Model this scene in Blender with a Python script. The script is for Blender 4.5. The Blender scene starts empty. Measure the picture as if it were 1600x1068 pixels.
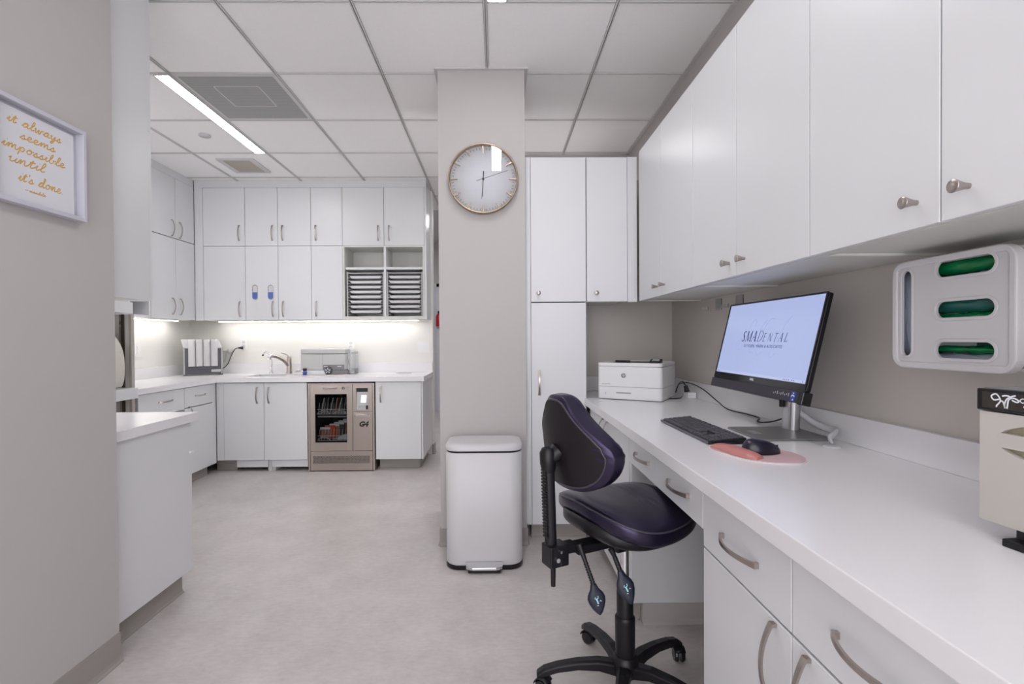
import bpy, math, random
from mathutils import Matrix, Vector
random.seed(7)
PI = math.pi
sc = bpy.context.scene
COL = sc.collection

# ------------------------------------------------------------------ camera
cam_d = bpy.data.cameras.new('camera')
cam = bpy.data.objects.new('camera', cam_d)
COL.objects.link(cam)
yaw, pitch, roll, fpx, pcx, pcy = -0.0117323, -0.0103839, 0.0062192, 771.8046, 784.4226, 536.8069
_cy, _sy, _cp, _sp, _cr, _sr = math.cos(yaw), math.sin(yaw), math.cos(pitch), math.sin(pitch), math.cos(roll), math.sin(roll)
RM = (Matrix(((_cy, -_sy, 0), (_sy, _cy, 0), (0, 0, 1))) @ Matrix(((1, 0, 0), (0, _cp, -_sp), (0, _sp, _cp)))
      @ Matrix(((_cr, 0, _sr), (0, 1, 0), (-_sr, 0, _cr))))
cx_, fw_, up_ = RM.col[0], RM.col[1], RM.col[2]
mw = Matrix.Identity(4)
for i in range(3):
    mw[i][0] = cx_[i]; mw[i][1] = up_[i]; mw[i][2] = -fw_[i]
mw[2][3] = 1.19
cam.matrix_world = mw
cam_d.sensor_fit = 'HORIZONTAL'
cam_d.sensor_width = 36.0
cam_d.lens = 36.0 * fpx / 1600.0
cam_d.shift_x = (800 - pcx) / 1600.0
cam_d.shift_y = (pcy - 534) / 1600.0
cam_d.clip_start = 0.02
sc.camera = cam

# ------------------------------------------------------------------ world, view, large lights
W_AMB = 2.45   # ambient fill; the rear and left return walls are left out to admit it
w = bpy.data.worlds.new('world'); sc.world = w; w.use_nodes = True
w.node_tree.nodes['Background'].inputs[0].default_value = (0.965, 0.955, 1.0, 1)
w.node_tree.nodes['Background'].inputs[1].default_value = W_AMB
sc.view_settings.view_transform = 'Standard'
sc.view_settings.look = 'None'
sc.view_settings.gamma = 1.0
sc.view_settings.use_curve_mapping = False
sc.view_settings.exposure = 0.68
L_FIX = 19.0        # ceiling strip luminaires
L_UNDER = 11.0       # strips under the kitchen wall cabinets

def area(name, loc, sx, sy, power, col, rot=(0, 0, 0)):
    l = bpy.data.lights.new(name, 'AREA'); l.shape = 'RECTANGLE'; l.size = sx; l.size_y = sy
    l.energy = power; l.color = col
    o = bpy.data.objects.new(name, l); COL.objects.link(o); o.location = loc; o.rotation_euler = rot
    return o
area('unseen_corridor_lamp', (-0.9, 6.4, 2.70), 1.2, 0.6, 14, (0.95, 0.95, 1.0))  # bare area lamp, unseen, with no fixture around it

# ------------------------------------------------------------------ materials
def mat(name, col, rough=0.5, metal=0.0, noise=None, bump=None, emit=None, trans=0.0, alpha=None, coat=0.0, spec=None, ior=None, sheen=0.0):
    m = bpy.data.materials.new(name); m.use_nodes = True
    nt = m.node_tree; b = nt.nodes['Principled BSDF']
    b.inputs['Base Color'].default_value = (*col, 1)
    b.inputs['Roughness'].default_value = rough
    b.inputs['Metallic'].default_value = metal
    if coat: b.inputs['Coat Weight'].default_value = coat; b.inputs['Coat Roughness'].default_value = 0.08
    if spec is not None: b.inputs['Specular IOR Level'].default_value = spec
    if trans: b.inputs['Transmission Weight'].default_value = trans
    if ior: b.inputs['IOR'].default_value = ior
    if alpha is not None: b.inputs['Alpha'].default_value = alpha
    if emit: b.inputs['Emission Color'].default_value = (*emit[0], 1); b.inputs['Emission Strength'].default_value = emit[1]
    tc = nt.nodes.new('ShaderNodeTexCoord')
    if noise:
        scl, amt, det = noise[:3]
        n = nt.nodes.new('ShaderNodeTexNoise'); n.inputs['Scale'].default_value = scl; n.inputs['Detail'].default_value = det
        if len(noise) > 3:
            mp = nt.nodes.new('ShaderNodeMapping'); mp.inputs['Scale'].default_value = noise[3]
            nt.links.new(tc.outputs['Object'], mp.inputs[0]); nt.links.new(mp.outputs[0], n.inputs['Vector'])
        else:
            nt.links.new(tc.outputs['Object'], n.inputs['Vector'])
        r = nt.nodes.new('ShaderNodeMix'); r.data_type = 'RGBA'
        r.inputs[6].default_value = (*[max(0, c * (1 - amt)) for c in col], 1)
        r.inputs[7].default_value = (*[min(1, c * (1 + amt)) for c in col], 1)
        nt.links.new(n.outputs[0], r.inputs[0]); nt.links.new(r.outputs[2], b.inputs['Base Color'])
    if bump:
        n2 = nt.nodes.new('ShaderNodeTexNoise'); n2.inputs['Scale'].default_value = bump[0]; n2.inputs['Detail'].default_value = 3
        nt.links.new(tc.outputs['Object'], n2.inputs['Vector'])
        bp = nt.nodes.new('ShaderNodeBump'); bp.inputs['Strength'].default_value = bump[1]; bp.inputs['Distance'].default_value = bump[2]
        nt.links.new(n2.outputs[0], bp.inputs['Height']); nt.links.new(bp.outputs[0], b.inputs['Normal'])
    return m
M = {
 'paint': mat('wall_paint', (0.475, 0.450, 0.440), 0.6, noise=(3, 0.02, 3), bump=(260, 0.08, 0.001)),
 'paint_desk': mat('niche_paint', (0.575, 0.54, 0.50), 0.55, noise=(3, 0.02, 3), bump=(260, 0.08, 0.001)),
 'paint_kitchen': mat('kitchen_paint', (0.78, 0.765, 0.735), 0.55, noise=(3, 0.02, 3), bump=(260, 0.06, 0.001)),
 'lam': mat('white_laminate', (0.70, 0.705, 0.72), 0.32, noise=(6, 0.012, 2), bump=(420, 0.05, 0.0006)),
 'lam_in': mat('cabinet_carcass', (0.66, 0.655, 0.62), 0.5, noise=(6, 0.015, 2)),
 'quartz': mat('white_quartz', (0.80, 0.79, 0.81), 0.22, noise=(60, 0.015, 4)),
 'vinyl': mat('cove_vinyl', (0.31, 0.285, 0.265), 0.5, noise=(8, 0.03, 3)),
 'vinyl_tip': mat('cove_vinyl_edge', (0.55, 0.51, 0.49), 0.45, noise=(8, 0.03, 3)),
 'tile': mat('acoustic_tile', (0.93, 0.92, 0.915), 0.9, noise=(90, 0.03, 6), bump=(500, 0.25, 0.001)),
 'grid': mat('grid_metal', (0.62, 0.61, 0.605), 0.45, noise=(5, 0.02, 2)),
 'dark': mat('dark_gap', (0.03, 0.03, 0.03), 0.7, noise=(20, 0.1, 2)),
 'nickel': mat('brushed_nickel', (0.46, 0.41, 0.385), 0.3, 1.0, noise=(30, 0.08, 3, (1, 1, 40))),
 'chrome': mat('chrome', (0.72, 0.72, 0.74), 0.12, 1.0, noise=(8, 0.03, 2)),
 'steel': mat('brushed_steel', (0.47, 0.41, 0.37), 0.36, 1.0, noise=(20, 0.07, 3, (0.6, 1, 60))),
 'alu': mat('satin_aluminium', (0.55, 0.55, 0.57), 0.32, 0.9, noise=(20, 0.04, 3)),
 'plate': mat('grey_plate', (0.30, 0.30, 0.30), 0.35, 0.7, noise=(20, 0.04, 3)),
 'gold': mat('champagne_metal', (0.42, 0.33, 0.24), 0.28, 1.0, noise=(8, 0.05, 2)),
 'white_pl': mat('white_plastic', (0.80, 0.80, 0.81), 0.35, noise=(10, 0.01, 2)),
 'dial': mat('clock_dial', (0.93, 0.93, 0.97), 0.5, noise=(10, 0.005, 2)),
 'white_matte': mat('white_powder_coat', (0.60, 0.59, 0.605), 0.42, noise=(10, 0.01, 2), bump=(500, 0.04, 0.0005)),
 'lid_brown': mat('lid_insert', (0.032, 0.026, 0.022), 0.35, noise=(20, 0.1, 2)),
 'canister': mat('canister_plastic', (0.50, 0.475, 0.435), 0.4, noise=(10, 0.015, 2)),
 'bar': mat('bar_fabric', (0.035, 0.032, 0.045), 0.6, noise=(200, 0.15, 2)),
 'kbd_edge': mat('keyboard_edge', (0.10, 0.095, 0.13), 0.4, noise=(20, 0.05, 2)),
 'off_pl': mat('cream_plastic', (0.62, 0.59, 0.53), 0.4, noise=(10, 0.015, 2)),
 'cream_in': mat('recess_plastic', (0.34, 0.30, 0.21), 0.5, noise=(10, 0.03, 2)),
 'grey_pl': mat('grey_plastic', (0.42, 0.42, 0.42), 0.45, noise=(10, 0.02, 2)),
 'mgrey_pl': mat('mid_grey_plastic', (0.20, 0.195, 0.20), 0.45, noise=(10, 0.03, 2)),
 'lgrey_pl': mat('light_grey_plastic', (0.52, 0.52, 0.51), 0.45, noise=(10, 0.02, 2)),
 'dgrey_pl': mat('slate_plastic', (0.085, 0.085, 0.10), 0.45, noise=(10, 0.04, 2)),
 'black_pl': mat('black_plastic', (0.008, 0.007, 0.010), 0.38, spec=0.35, noise=(30, 0.15, 3), bump=(300, 0.1, 0.0006)),
 'mouse': mat('mouse_plastic', (0.010, 0.008, 0.022), 0.28, noise=(30, 0.15, 3)),
 'black_gl': mat('black_gloss', (0.01, 0.01, 0.013), 0.12, noise=(30, 0.15, 3)),
 'leather': mat('black_leather', (0.007, 0.005, 0.014), 0.29, noise=(14, 0.3, 4), bump=(170, 0.22, 0.0012), spec=0.7),
 'leather_back': mat('charcoal_leather', (0.009, 0.006, 0.009), 0.45, spec=0.35, noise=(14, 0.3, 4), bump=(220, 0.25, 0.001)),
 'piping': mat('piping', (0.05, 0.045, 0.06), 0.3, noise=(20, 0.2, 2)),
 'key': mat('key_plastic', (0.070, 0.067, 0.078), 0.45, noise=(30, 0.1, 2)),
 'pad': mat('pad_fabric', (0.60, 0.42, 0.44), 0.75, noise=(300, 0.06, 2)),
 'gel': mat('pad_gel', (0.50, 0.19, 0.175), 0.4, noise=(20, 0.05, 2)),
 'padrim': mat('pad_base', (0.72, 0.66, 0.66), 0.6, noise=(20, 0.03, 2)),
 'gold_ink': mat('gold_ink', (0.62, 0.36, 0.09), 0.45, noise=(60, 0.1, 2)),
 'paper': mat('paper', (0.66, 0.66, 0.70), 0.7, noise=(80, 0.01, 2)),
 'lilac': mat('frame_paint', (0.52, 0.52, 0.58), 0.45, noise=(10, 0.02, 2)),
 'green': mat('green_film', (0.0, 0.20, 0.055), 0.25, noise=(18, 0.7, 5)),
 'teal': mat('teal_film', (0.02, 0.13, 0.11), 0.3, noise=(18, 0.5, 4)),
 'bluegrey': mat('blue_grey_film', (0.27, 0.30, 0.37), 0.3, noise=(14, 0.3, 4)),
 'red': mat('red_enamel', (0.50, 0.012, 0.02), 0.3, noise=(8, 0.06, 2)),
 'orange': mat('orange_plastic', (0.75, 0.10, 0.03), 0.4, noise=(8, 0.06, 2)),
 'copper': mat('copper_plastic', (0.42, 0.17, 0.10), 0.4, noise=(8, 0.06, 2)),
 'blue': mat('blue_liquid', (0.10, 0.17, 0.44), 0.15, noise=(25, 0.2, 2)),
 'blue_lab': mat('blue_print', (0.02, 0.05, 0.35), 0.4, noise=(25, 0.1, 2)),
 'navy': mat('navy_print', (0.008, 0.016, 0.20), 0.5, noise=(25, 0.1, 2)),
 'slate_ink': mat('slate_print', (0.12, 0.15, 0.34), 0.5, noise=(25, 0.1, 2)),
 'lav_ink': mat('lavender_print', (0.10, 0.10, 0.15), 0.5, emit=((0.33, 0.38, 0.72), 0.57), noise=(25, 0.1, 2)),
 'white_ink': mat('white_print', (0.75, 0.77, 0.82), 0.4, noise=(25, 0.03, 2)),
 'cyan_ink': mat('cyan_print', (0.30, 0.58, 0.68), 0.4, noise=(25, 0.05, 2)),
 'grey_ink': mat('grey_print', (0.22, 0.22, 0.24), 0.4, noise=(25, 0.05, 2)),
 'black_ink': mat('black_print', (0.012, 0.012, 0.014), 0.4, noise=(25, 0.1, 2)),
 'clear': mat('clear_acrylic', (0.93, 0.94, 0.96), 0.06, trans=0.92, ior=1.2, noise=(9, 0.01, 1)),
 'glass': mat('clear_glass', (0.97, 0.98, 0.99), 0.02, trans=1.0, ior=1.45, noise=(9, 0.01, 1)),
 'thin_glass': mat('washer_glass', (0.55, 0.56, 0.57), 0.02, trans=1.0, ior=1.12, noise=(9, 0.01, 1)),
 'lamp': mat('lamp_diffuser', (0.9, 0.9, 0.9), 0.5, emit=((0.985, 0.97, 1.0), L_FIX), noise=(9, 0.01, 1)),
 'strip': mat('strip_diffuser', (0.9, 0.9, 0.85), 0.5, emit=((1.0, 0.975, 0.925), L_UNDER), noise=(9, 0.01, 1)),
 'lcd': mat('lit_display', (0.2, 0.22, 0.3), 0.3, emit=((0.80, 0.82, 1.0), 0.95), noise=(9, 0.01, 1)),
 'screen': mat('lit_screen', (0.02, 0.02, 0.03), 0.25, emit=((0.43, 0.50, 0.80), 0.57), noise=(9, 0.01, 1)),
 'taskbar': mat('lit_taskbar', (0.02, 0.02, 0.03), 0.25, emit=((0.50, 0.57, 0.84), 0.57), noise=(9, 0.01, 1)),
 'beige_vent': mat('beige_vent', (0.50, 0.455, 0.39), 0.6, noise=(90, 0.08, 2)),
 'steel_dark': mat('slide_metal', (0.16, 0.125, 0.10), 0.35, 0.8, noise=(20, 0.2, 2)),
 'panel_taupe': mat('garage_edge', (0.44, 0.39, 0.36), 0.5, noise=(20, 0.05, 2)),
 'cable_w': mat('white_cable', (0.70, 0.69, 0.73), 0.4, noise=(20, 0.02, 2)),
 'wire': mat('white_wire', (0.72, 0.72, 0.70), 0.3, 0.3, noise=(20, 0.02, 2)),
}

M['leather'].node_tree.nodes['Principled BSDF'].inputs['Specular Tint'].default_value = (0.72, 0.62, 1.0, 1)
M['navy_pl'] = mat('navy_black_plastic', (0.010, 0.013, 0.030), 0.35, noise=(20, 0.1, 2))
def floor_material():
    m = bpy.data.materials.new('sheet_vinyl'); m.use_nodes = True
    nt = m.node_tree; b = nt.nodes['Principled BSDF']; N = nt.nodes; L = nt.links
    tc = N.new('ShaderNodeTexCoord')
    n1 = N.new('ShaderNodeTexNoise'); n1.inputs['Scale'].default_value = 5; n1.inputs['Detail'].default_value = 8; n1.inputs['Roughness'].default_value = 0.65
    mp = N.new('ShaderNodeMapping'); mp.inputs['Scale'].default_value = (26, 60, 1)
    n2 = N.new('ShaderNodeTexNoise'); n2.inputs['Scale'].default_value = 1; n2.inputs['Detail'].default_value = 5; n2.inputs['Roughness'].default_value = 0.7
    L.new(tc.outputs['Object'], n1.inputs['Vector']); L.new(tc.outputs['Object'], mp.inputs[0]); L.new(mp.outputs[0], n2.inputs['Vector'])
    ad = N.new('ShaderNodeMath'); ad.operation = 'ADD'; L.new(n1.outputs[0], ad.inputs[0]); L.new(n2.outputs[0], ad.inputs[1])
    cr = N.new('ShaderNodeValToRGB'); e = cr.color_ramp.elements
    e[0].position = 0.30; e[0].color = (0.46, 0.42, 0.405, 1); e[1].position = 0.68; e[1].color = (0.64, 0.60, 0.585, 1)
    hf = N.new('ShaderNodeMath'); hf.operation = 'MULTIPLY'; hf.inputs[1].default_value = 0.5
    L.new(ad.outputs[0], hf.inputs[0]); L.new(hf.outputs[0], cr.inputs[0]); L.new(cr.outputs[0], b.inputs['Base Color'])
    b.inputs['Roughness'].default_value = 0.36
    return m
M['floor'] = floor_material()

# ------------------------------------------------------------------ mesh helper
class MB:
    def __init__(s): s.v = []; s.f = []; s.sm = []; s.lift = 0
    def add(s, vs, fs, smooth=False):
        k = len(s.v); s.v += [tuple(p) for p in vs]
        for f in fs: s.f.append(tuple(i + k for i in f)); s.sm.append(smooth)
        return s
    def box(s, x0, x1, y0, y1, z0, z1):
        if x0 > x1: x0, x1 = x1, x0
        if y0 > y1: y0, y1 = y1, y0
        if z0 > z1: z0, z1 = z1, z0
        return s.add([(x0, y0, z0), (x1, y0, z0), (x1, y1, z0), (x0, y1, z0), (x0, y0, z1), (x1, y0, z1), (x1, y1, z1), (x0, y1, z1)],
                     [(0, 3, 2, 1), (4, 5, 6, 7), (0, 1, 5, 4), (1, 2, 6, 5), (2, 3, 7, 6), (3, 0, 4, 7)])
    def tube(s, pts, r, n=10, cap=True, flat=1.0):
        pts = [Vector(p) for p in pts]; rs = r if isinstance(r, (list, tuple)) else [r] * len(pts)
        rings = []; ref = None
        for i, p in enumerate(pts):
            t = (pts[min(i + 1, len(pts) - 1)] - pts[max(i - 1, 0)]).normalized()
            if ref is None:
                ref = Vector((0, 0, 1)) if abs(t.z) < 0.9 else Vector((1, 0, 0))
            a = t.cross(ref)
            if a.length < 1e-5: a = t.cross(Vector((0, 1, 0)))
            a.normalize(); b = a.cross(t).normalized(); ref = b
            rings.append([p + (a * math.cos(2 * PI * k / n) * flat + b * math.sin(2 * PI * k / n)) * rs[i] for k in range(n)])
        vs = [q for rg in rings for q in rg]; fs = []
        for i in range(len(pts) - 1):
            for k in range(n):
                fs.append((i * n + k, i * n + (k + 1) % n, (i + 1) * n + (k + 1) % n, (i + 1) * n + k))
        s.add(vs, fs, True)
        if cap:
            s.add(rings[0], [tuple(range(n))[::-1]]); s.add(rings[-1], [tuple(range(n))])
        return s
    def lathe(s, prof, c=(0, 0, 0), n=24, axis='z'):
        vs = []
        for r, h in prof:
            for k in range(n):
                a = 2 * PI * k / n; x, y = r * math.cos(a), r * math.sin(a)
                p = {'z': (x, y, h), 'y': (x, h, y), 'x': (h, x, y)}[axis]
                vs.append((c[0] + p[0], c[1] + p[1], c[2] + p[2]))
        fs = []
        for i in range(len(prof) - 1):
            for k in range(n):
                q = (i * n + k, i * n + (k + 1) % n, (i + 1) * n + (k + 1) % n, (i + 1) * n + k)
                fs.append(q if axis != 'y' else q[::-1])
        s.add(vs, fs, True)
        m0 = len(prof) - 1
        s.add(vs[:n], [tuple(range(n))[::-1]]); s.add(vs[m0 * n:], [tuple(range(n))])
        return s
    def prism(s, poly, fn, d0, d1):
        """poly: 2D outline; fn(a,b,d)->3D; extruded from d0 to d1"""
        n = len(poly)
        vs = [fn(a, b, d0) for a, b in poly] + [fn(a, b, d1) for a, b in poly]
        fs = [tuple(range(n))[::-1], tuple(range(n, 2 * n))]
        fs += [(i, (i + 1) % n, n + (i + 1) % n, n + i) for i in range(n)]
        return s.add(vs, fs)
    def strip(s, outer, inner, fn, d0, d1):
        """ring between two outlines with equal point counts"""
        n = len(outer)
        vs = [fn(a, b, d0) for a, b in outer] + [fn(a, b, d0) for a, b in inner] + [fn(a, b, d1) for a, b in outer] + [fn(a, b, d1) for a, b in inner]
        fs = []
        for i in range(n):
            j = (i + 1) % n
            fs += [(i, j, n + j, n + i), (2 * n + i, 3 * n + i, 3 * n + j, 2 * n + j), (i, 2 * n + i, 2 * n + j, j), (n + i, n + j, 3 * n + j, 3 * n + i)]
        return s.add(vs, fs)
    def ribbon(s, pts, width, fn, d=0.0):
        """flat pen stroke in a plane: pts 2D (x,y) or (x,y,w)"""
        P = [Vector(p[:2]) for p in pts]; W = [(p[2] if len(p) > 2 else width) / 2 for p in pts]
        vs = []
        for i, p in enumerate(P):
            t = P[min(i + 1, len(P) - 1)] - P[max(i - 1, 0)]
            if t.length < 1e-9: t = Vector((1, 0))
            t.normalize(); nn = Vector((-t.y, t.x)) * W[i]
            a, b = p + nn, p - nn; s.lift = (s.lift + 1) % 160
            dd_ = d + s.lift * 3e-6      # ink laid over ink, so crossings do not share a plane
            vs += [fn(a.x, a.y, dd_), fn(b.x, b.y, dd_)]
        s.add(vs, [(2 * i, 2 * i + 1, 2 * i + 3, 2 * i + 2) for i in range(len(P) - 1)])
        return s

def rrect(x0, x1, y0, y1, r, n=6):
    out = []
    for cx, cy, a0 in ((x1 - r, y1 - r, 0), (x0 + r, y1 - r, 90), (x0 + r, y0 + r, 180), (x1 - r, y0 + r, 270)):
        for k in range(n + 1):
            a = math.radians(a0 + 90 * k / n); out.append((cx + r * math.cos(a), cy + r * math.sin(a)))
    return out
def smooth(pts, k=6):
    if len(pts) < 3: return pts
    P = [Vector(p) for p in pts]; out = []
    for i in range(len(P) - 1):
        p0, p1, p2, p3 = P[max(i - 1, 0)], P[i], P[i + 1], P[min(i + 2, len(P) - 1)]
        for j in range(k):
            t = j / k
            out.append(0.5 * ((2 * p1) + (p2 - p0) * t + (2 * p0 - 5 * p1 + 4 * p2 - p3) * t * t + (3 * p1 - p0 - 3 * p2 + p3) * t ** 3))
    out.append(P[-1]); return [tuple(q) for q in out]

def root_of(o):
    while o.parent: o = o.parent
    return o
def thing(name, label, cat, loc=(0, 0, 0), rz=0.0, group=None):
    o = bpy.data.objects.new(name, None); COL.objects.link(o); o.empty_display_size = 0.1
    o.location = loc; o.rotation_euler = (0, 0, rz); o['label'] = label; o['category'] = cat
    if group: o['group'] = group
    return o
def local_matrix(o): return Matrix.Translation(o.location) @ o.rotation_euler.to_matrix().to_4x4()
def obj(name, mb, m, parent=None, local=False, bevel=0.0, seg=2, label=None, at=None, auto=True):
    """one mesh object. World coordinates unless local=True; with a parent they are moved into its frame."""
    if isinstance(mb, bpy.types.Mesh): me = mb
    else:
        me = bpy.data.meshes.new(name)
        vs = mb.v
        if parent is not None and not local:
            inv = local_matrix(root_of(parent)).inverted()
            vs = [tuple(inv @ Vector(p)) for p in vs]
        elif parent is None and at is not None:
            vs = [(p[0] - at[0], p[1] - at[1], p[2] - at[2]) for p in vs]
        me.from_pydata(vs, [], mb.f)
        for p, q in zip(me.polygons, mb.sm): p.use_smooth = q
        me.update()
    me.materials.clear(); me.materials.append(M[m])
    o = bpy.data.objects.new(name, me); COL.objects.link(o)
    if parent is not None: o.parent = parent
    elif at is not None: o.location = at
    if bevel:
        b = o.modifiers.new('bevel', 'BEVEL'); b.width = bevel; b.segments = seg; b.limit_method = 'ANGLE'; b.angle_limit = math.radians(40)
    if label: o['label'] = label
    return o
def tag(o, label, cat, group=None):
    o['label'] = label; o['category'] = cat
    if group: o['group'] = group
    return o
def struct(name, mb, m, **k):
    o = obj(name, mb, m, **k); o['kind'] = 'structure'; return o
def copy_tree(o, parent=None):
    c = o.copy(); COL.objects.link(c); c.parent = parent
    for ch in list(o.children): copy_tree(ch, c)
    return c
def text_obj(name, s, size, mw_, m, parent, local=False, shear=0.0, offset=0.0, align='CENTER', spacing=1.0, sx=1.0):
    """built-in font lettering turned into a mesh; mw_ maps (x right, y up, z out) to 3D"""
    cu = bpy.data.curves.new(name, 'FONT'); cu.body = s; cu.size = size; cu.shear = shear; cu.offset = offset
    cu.align_x = align; cu.align_y = 'CENTER'; cu.space_character = spacing; cu.extrude = 0.0002; cu.resolution_u = 3
    t = bpy.data.objects.new(name, cu); COL.objects.link(t)
    dg = bpy.context.evaluated_depsgraph_get()
    me = bpy.data.meshes.new_from_object(t.evaluated_get(dg))
    bpy.data.objects.remove(t)
    X = mw_ @ Matrix.Diagonal((sx, 1, 1, 1))
    if not local: X = local_matrix(root_of(parent)).inverted() @ X
    me.transform(X)
    return obj(name, me, m, parent)
def frame_mx(o, u, v):
    u = Vector(u).normalized(); v = Vector(v).normalized(); n = u.cross(v)
    X = Matrix.Identity(4)
    for i in range(3): X[i][0] = u[i]; X[i][1] = v[i]; X[i][2] = n[i]; X[i][3] = o[i]
    return X
def plane_fn(o, u, v):
    X = frame_mx(o, u, v)
    return lambda a, b, d: tuple(X @ Vector((a, b, d)))

CEIL = 2.724
# ------------------------------------------------------------------ the shell
struct('floor', MB().box(-4.2, 2.6, -1.6, 9.3, -0.08, 0.0), 'floor')
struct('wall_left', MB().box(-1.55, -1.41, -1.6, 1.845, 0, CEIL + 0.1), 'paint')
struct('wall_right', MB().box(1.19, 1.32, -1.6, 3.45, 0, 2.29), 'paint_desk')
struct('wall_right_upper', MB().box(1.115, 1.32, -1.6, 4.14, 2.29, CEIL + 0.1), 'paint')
struct('wall_niche', MB().box(0.535, 1.19, 3.33, 3.45, 0, 2.25), 'paint_desk')
struct('wall_storage_back', MB().box(0.165, 1.32, 4.14, 4.26, 0, CEIL + 0.1), 'paint')
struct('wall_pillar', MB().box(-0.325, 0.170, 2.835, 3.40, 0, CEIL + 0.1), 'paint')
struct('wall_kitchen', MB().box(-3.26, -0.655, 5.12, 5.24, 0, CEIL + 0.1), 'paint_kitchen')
struct('wall_kitchen_left', MB().box(-3.26, -3.14, 1.0, 5.12, 0, CEIL + 0.1), 'paint_kitchen')
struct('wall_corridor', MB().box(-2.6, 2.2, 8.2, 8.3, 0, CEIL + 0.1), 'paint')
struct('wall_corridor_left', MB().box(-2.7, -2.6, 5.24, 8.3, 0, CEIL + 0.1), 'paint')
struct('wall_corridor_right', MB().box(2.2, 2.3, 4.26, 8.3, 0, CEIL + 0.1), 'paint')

# ceiling: slab with tiles and grid bars as parts
ceil = struct('ceiling', MB().box(-4.2, 2.6, -1.6, 9.3, CEIL + 0.06, CEIL + 0.16), 'grid')
GX = [-0.6516 + 0.61 * k for k in range(-5, 5)]
GY = [2.268 + 0.61 * k for k in range(-6, 6)]
SP = {}
tile_mb = MB()
e = 0.305 - 0.010
tile_mb.box(-e, e, -e, e, 0.004, 0.03)
tile_me = None
DIFF = (-1.5666, 3.183)
for gy in GY:
    for gx in GX:
        cx, cy = gx + 0.305, gy + 0.305
        if cx > 1.2 and cy < 4.2: continue
        if cx < -1.3 and cy < 1.0 : continue
        if abs(cx - DIFF[0]) < 0.05 and abs(cy - DIFF[1]) < 0.05: continue
        if cx < -3.2: continue
        x0, x1 = gx + 0.008, gx + 0.602
        full = True
        if cx + 0.3 > 1.115 and cy < 4.2: x1 = 1.095; full = False
        if cy < 4.2 and -1.97 < gx < -1.86 and False: pass
        # tiles beside the luminaire on the x=-1.87 line keep room for it
        if 2.87 < cy < 4.1 and abs(gx + 0.61 + 1.8716) < 0.02: x1 = -1.972; full = False
        if cy < 2.268 and cy > 1.05 and abs(gx + 0.0416) < 0.02: x0 = 0.062; full = False
        if x1 < x0 + 0.02: continue
        if full:
            if tile_me is None:
                o = obj('ceiling_tile', tile_mb, 'tile', ceil, local=True); tile_me = o.data
            else:
                o = bpy.data.objects.new('ceiling_tile', tile_me); COL.objects.link(o); o.parent = ceil
            o.location = (cx, cy, CEIL)
        else:
            o = obj('ceiling_tile', MB().box(x0, x1, gy + 0.010, gy + 0.600, CEIL + 0.004, CEIL + 0.03), 'tile', ceil, local=True)
def bar(x0, x1, y0, y1, along):
    mb = MB()
    if along == 'y':
        mb.box(x0, x0 + 0.006, y0, y1, CEIL - 0.004, CEIL + 0.02); mb.box(x1 - 0.006, x1, y0, y1, CEIL - 0.004, CEIL + 0.02)
        mb.box(x0 + 0.006, x1 - 0.006, y0, y1, CEIL + 0.008, CEIL + 0.02)
    else:
        mb.box(x0, x1, y0, y0 + 0.005, CEIL - 0.002, CEIL + 0.02); mb.box(x0, x1, y1 - 0.005, y1, CEIL - 0.002, CEIL + 0.02)
        mb.box(x0, x1, y0 + 0.005, y1 - 0.005, CEIL + 0.006, CEIL + 0.02)
    return mb
for gx in GX[1:]:
    obj('grid_bar', bar(gx - 0.0085, gx + 0.0085, -1.6, 8.2, 'y'), 'grid', ceil, local=True)
for gy in GY[1:]:
    lo = -3.2 if gy > 1.1 else -1.4
    prev = lo
    for gx in GX[1:] + [1.115 if gy < 4.1 else 2.2]:
        a, b = max(prev, lo), gx - 0.0105
        if b > a + 0.05 and not (gy < 4.1 and a > 1.1) :
            obj('cross_bar', bar(a, min(b, 1.115 if gy < 4.14 else 2.2), gy - 0.0065, gy + 0.0065, 'x'), 'grid', ceil, local=True)
        prev = gx + 0.0105
# wall angles along the ceiling edges
struct('trim_1', MB().box(1.093, 1.115, -1.6, 4.14, CEIL - 0.004, CEIL + 0.01), 'grid')
struct('trim_2', MB().box(0.165, 1.115, 4.118, 4.14, CEIL - 0.004, CEIL + 0.01), 'grid')
struct('trim_3', MB().box(-0.345, 0.190, 2.815, 2.835, CEIL - 0.005, CEIL + 0.008).box(-0.345, -0.325, 2.835, 3.40, CEIL - 0.005, CEIL + 0.008).box(0.170, 0.190, 2.835, 3.40, CEIL - 0.005, CEIL + 0.008), 'white_matte')
struct('trim_4', MB().box(-1.41, -1.39, -1.6, 1.845, CEIL - 0.004, CEIL + 0.01), 'grid')
struct('trim_5', MB().box(-0.700, -0.636, 5.10, 5.12, CEIL - 0.006, CEIL + 0.008), 'grid')

# cove base: profile strip with a foot, built along straight runs
def cove(name, x0, y0, x1, y1, nx, ny, h=0.10, parent=None, tall=None):
    """(nx,ny) points into the room"""
    mb = MB(); L_ = math.hypot(x1 - x0, y1 - y0); ux, uy = (x1 - x0) / L_, (y1 - y0) / L_
    prof = [(0, 0), (0.016, 0), (0.016, 0.003), (0.009, 0.010), (0.006, 0.022), (0.005, h), (0, h)]
    fn = lambda a, b, d: (x0 + ux * d + nx * a, y0 + uy * d + ny * a, b)
    mb.prism(prof, fn, 0, L_)
    return mb
struct('baseboard_left', cove('', -1.41, -1.6, -1.41, 1.845, 1, 0, 0.108), 'vinyl')
struct('baseboard_pillar', cove('', -0.332, 2.835, 0.177, 2.835, 0, -1), 'vinyl')
struct('baseboard_pillar_left', cove('', -0.325, 2.835, -0.325, 3.4, -1, 0), 'vinyl')
struct('baseboard_pillar_right', cove('', 0.170, 2.835, 0.170, 3.4, 1, 0), 'vinyl')
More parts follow.
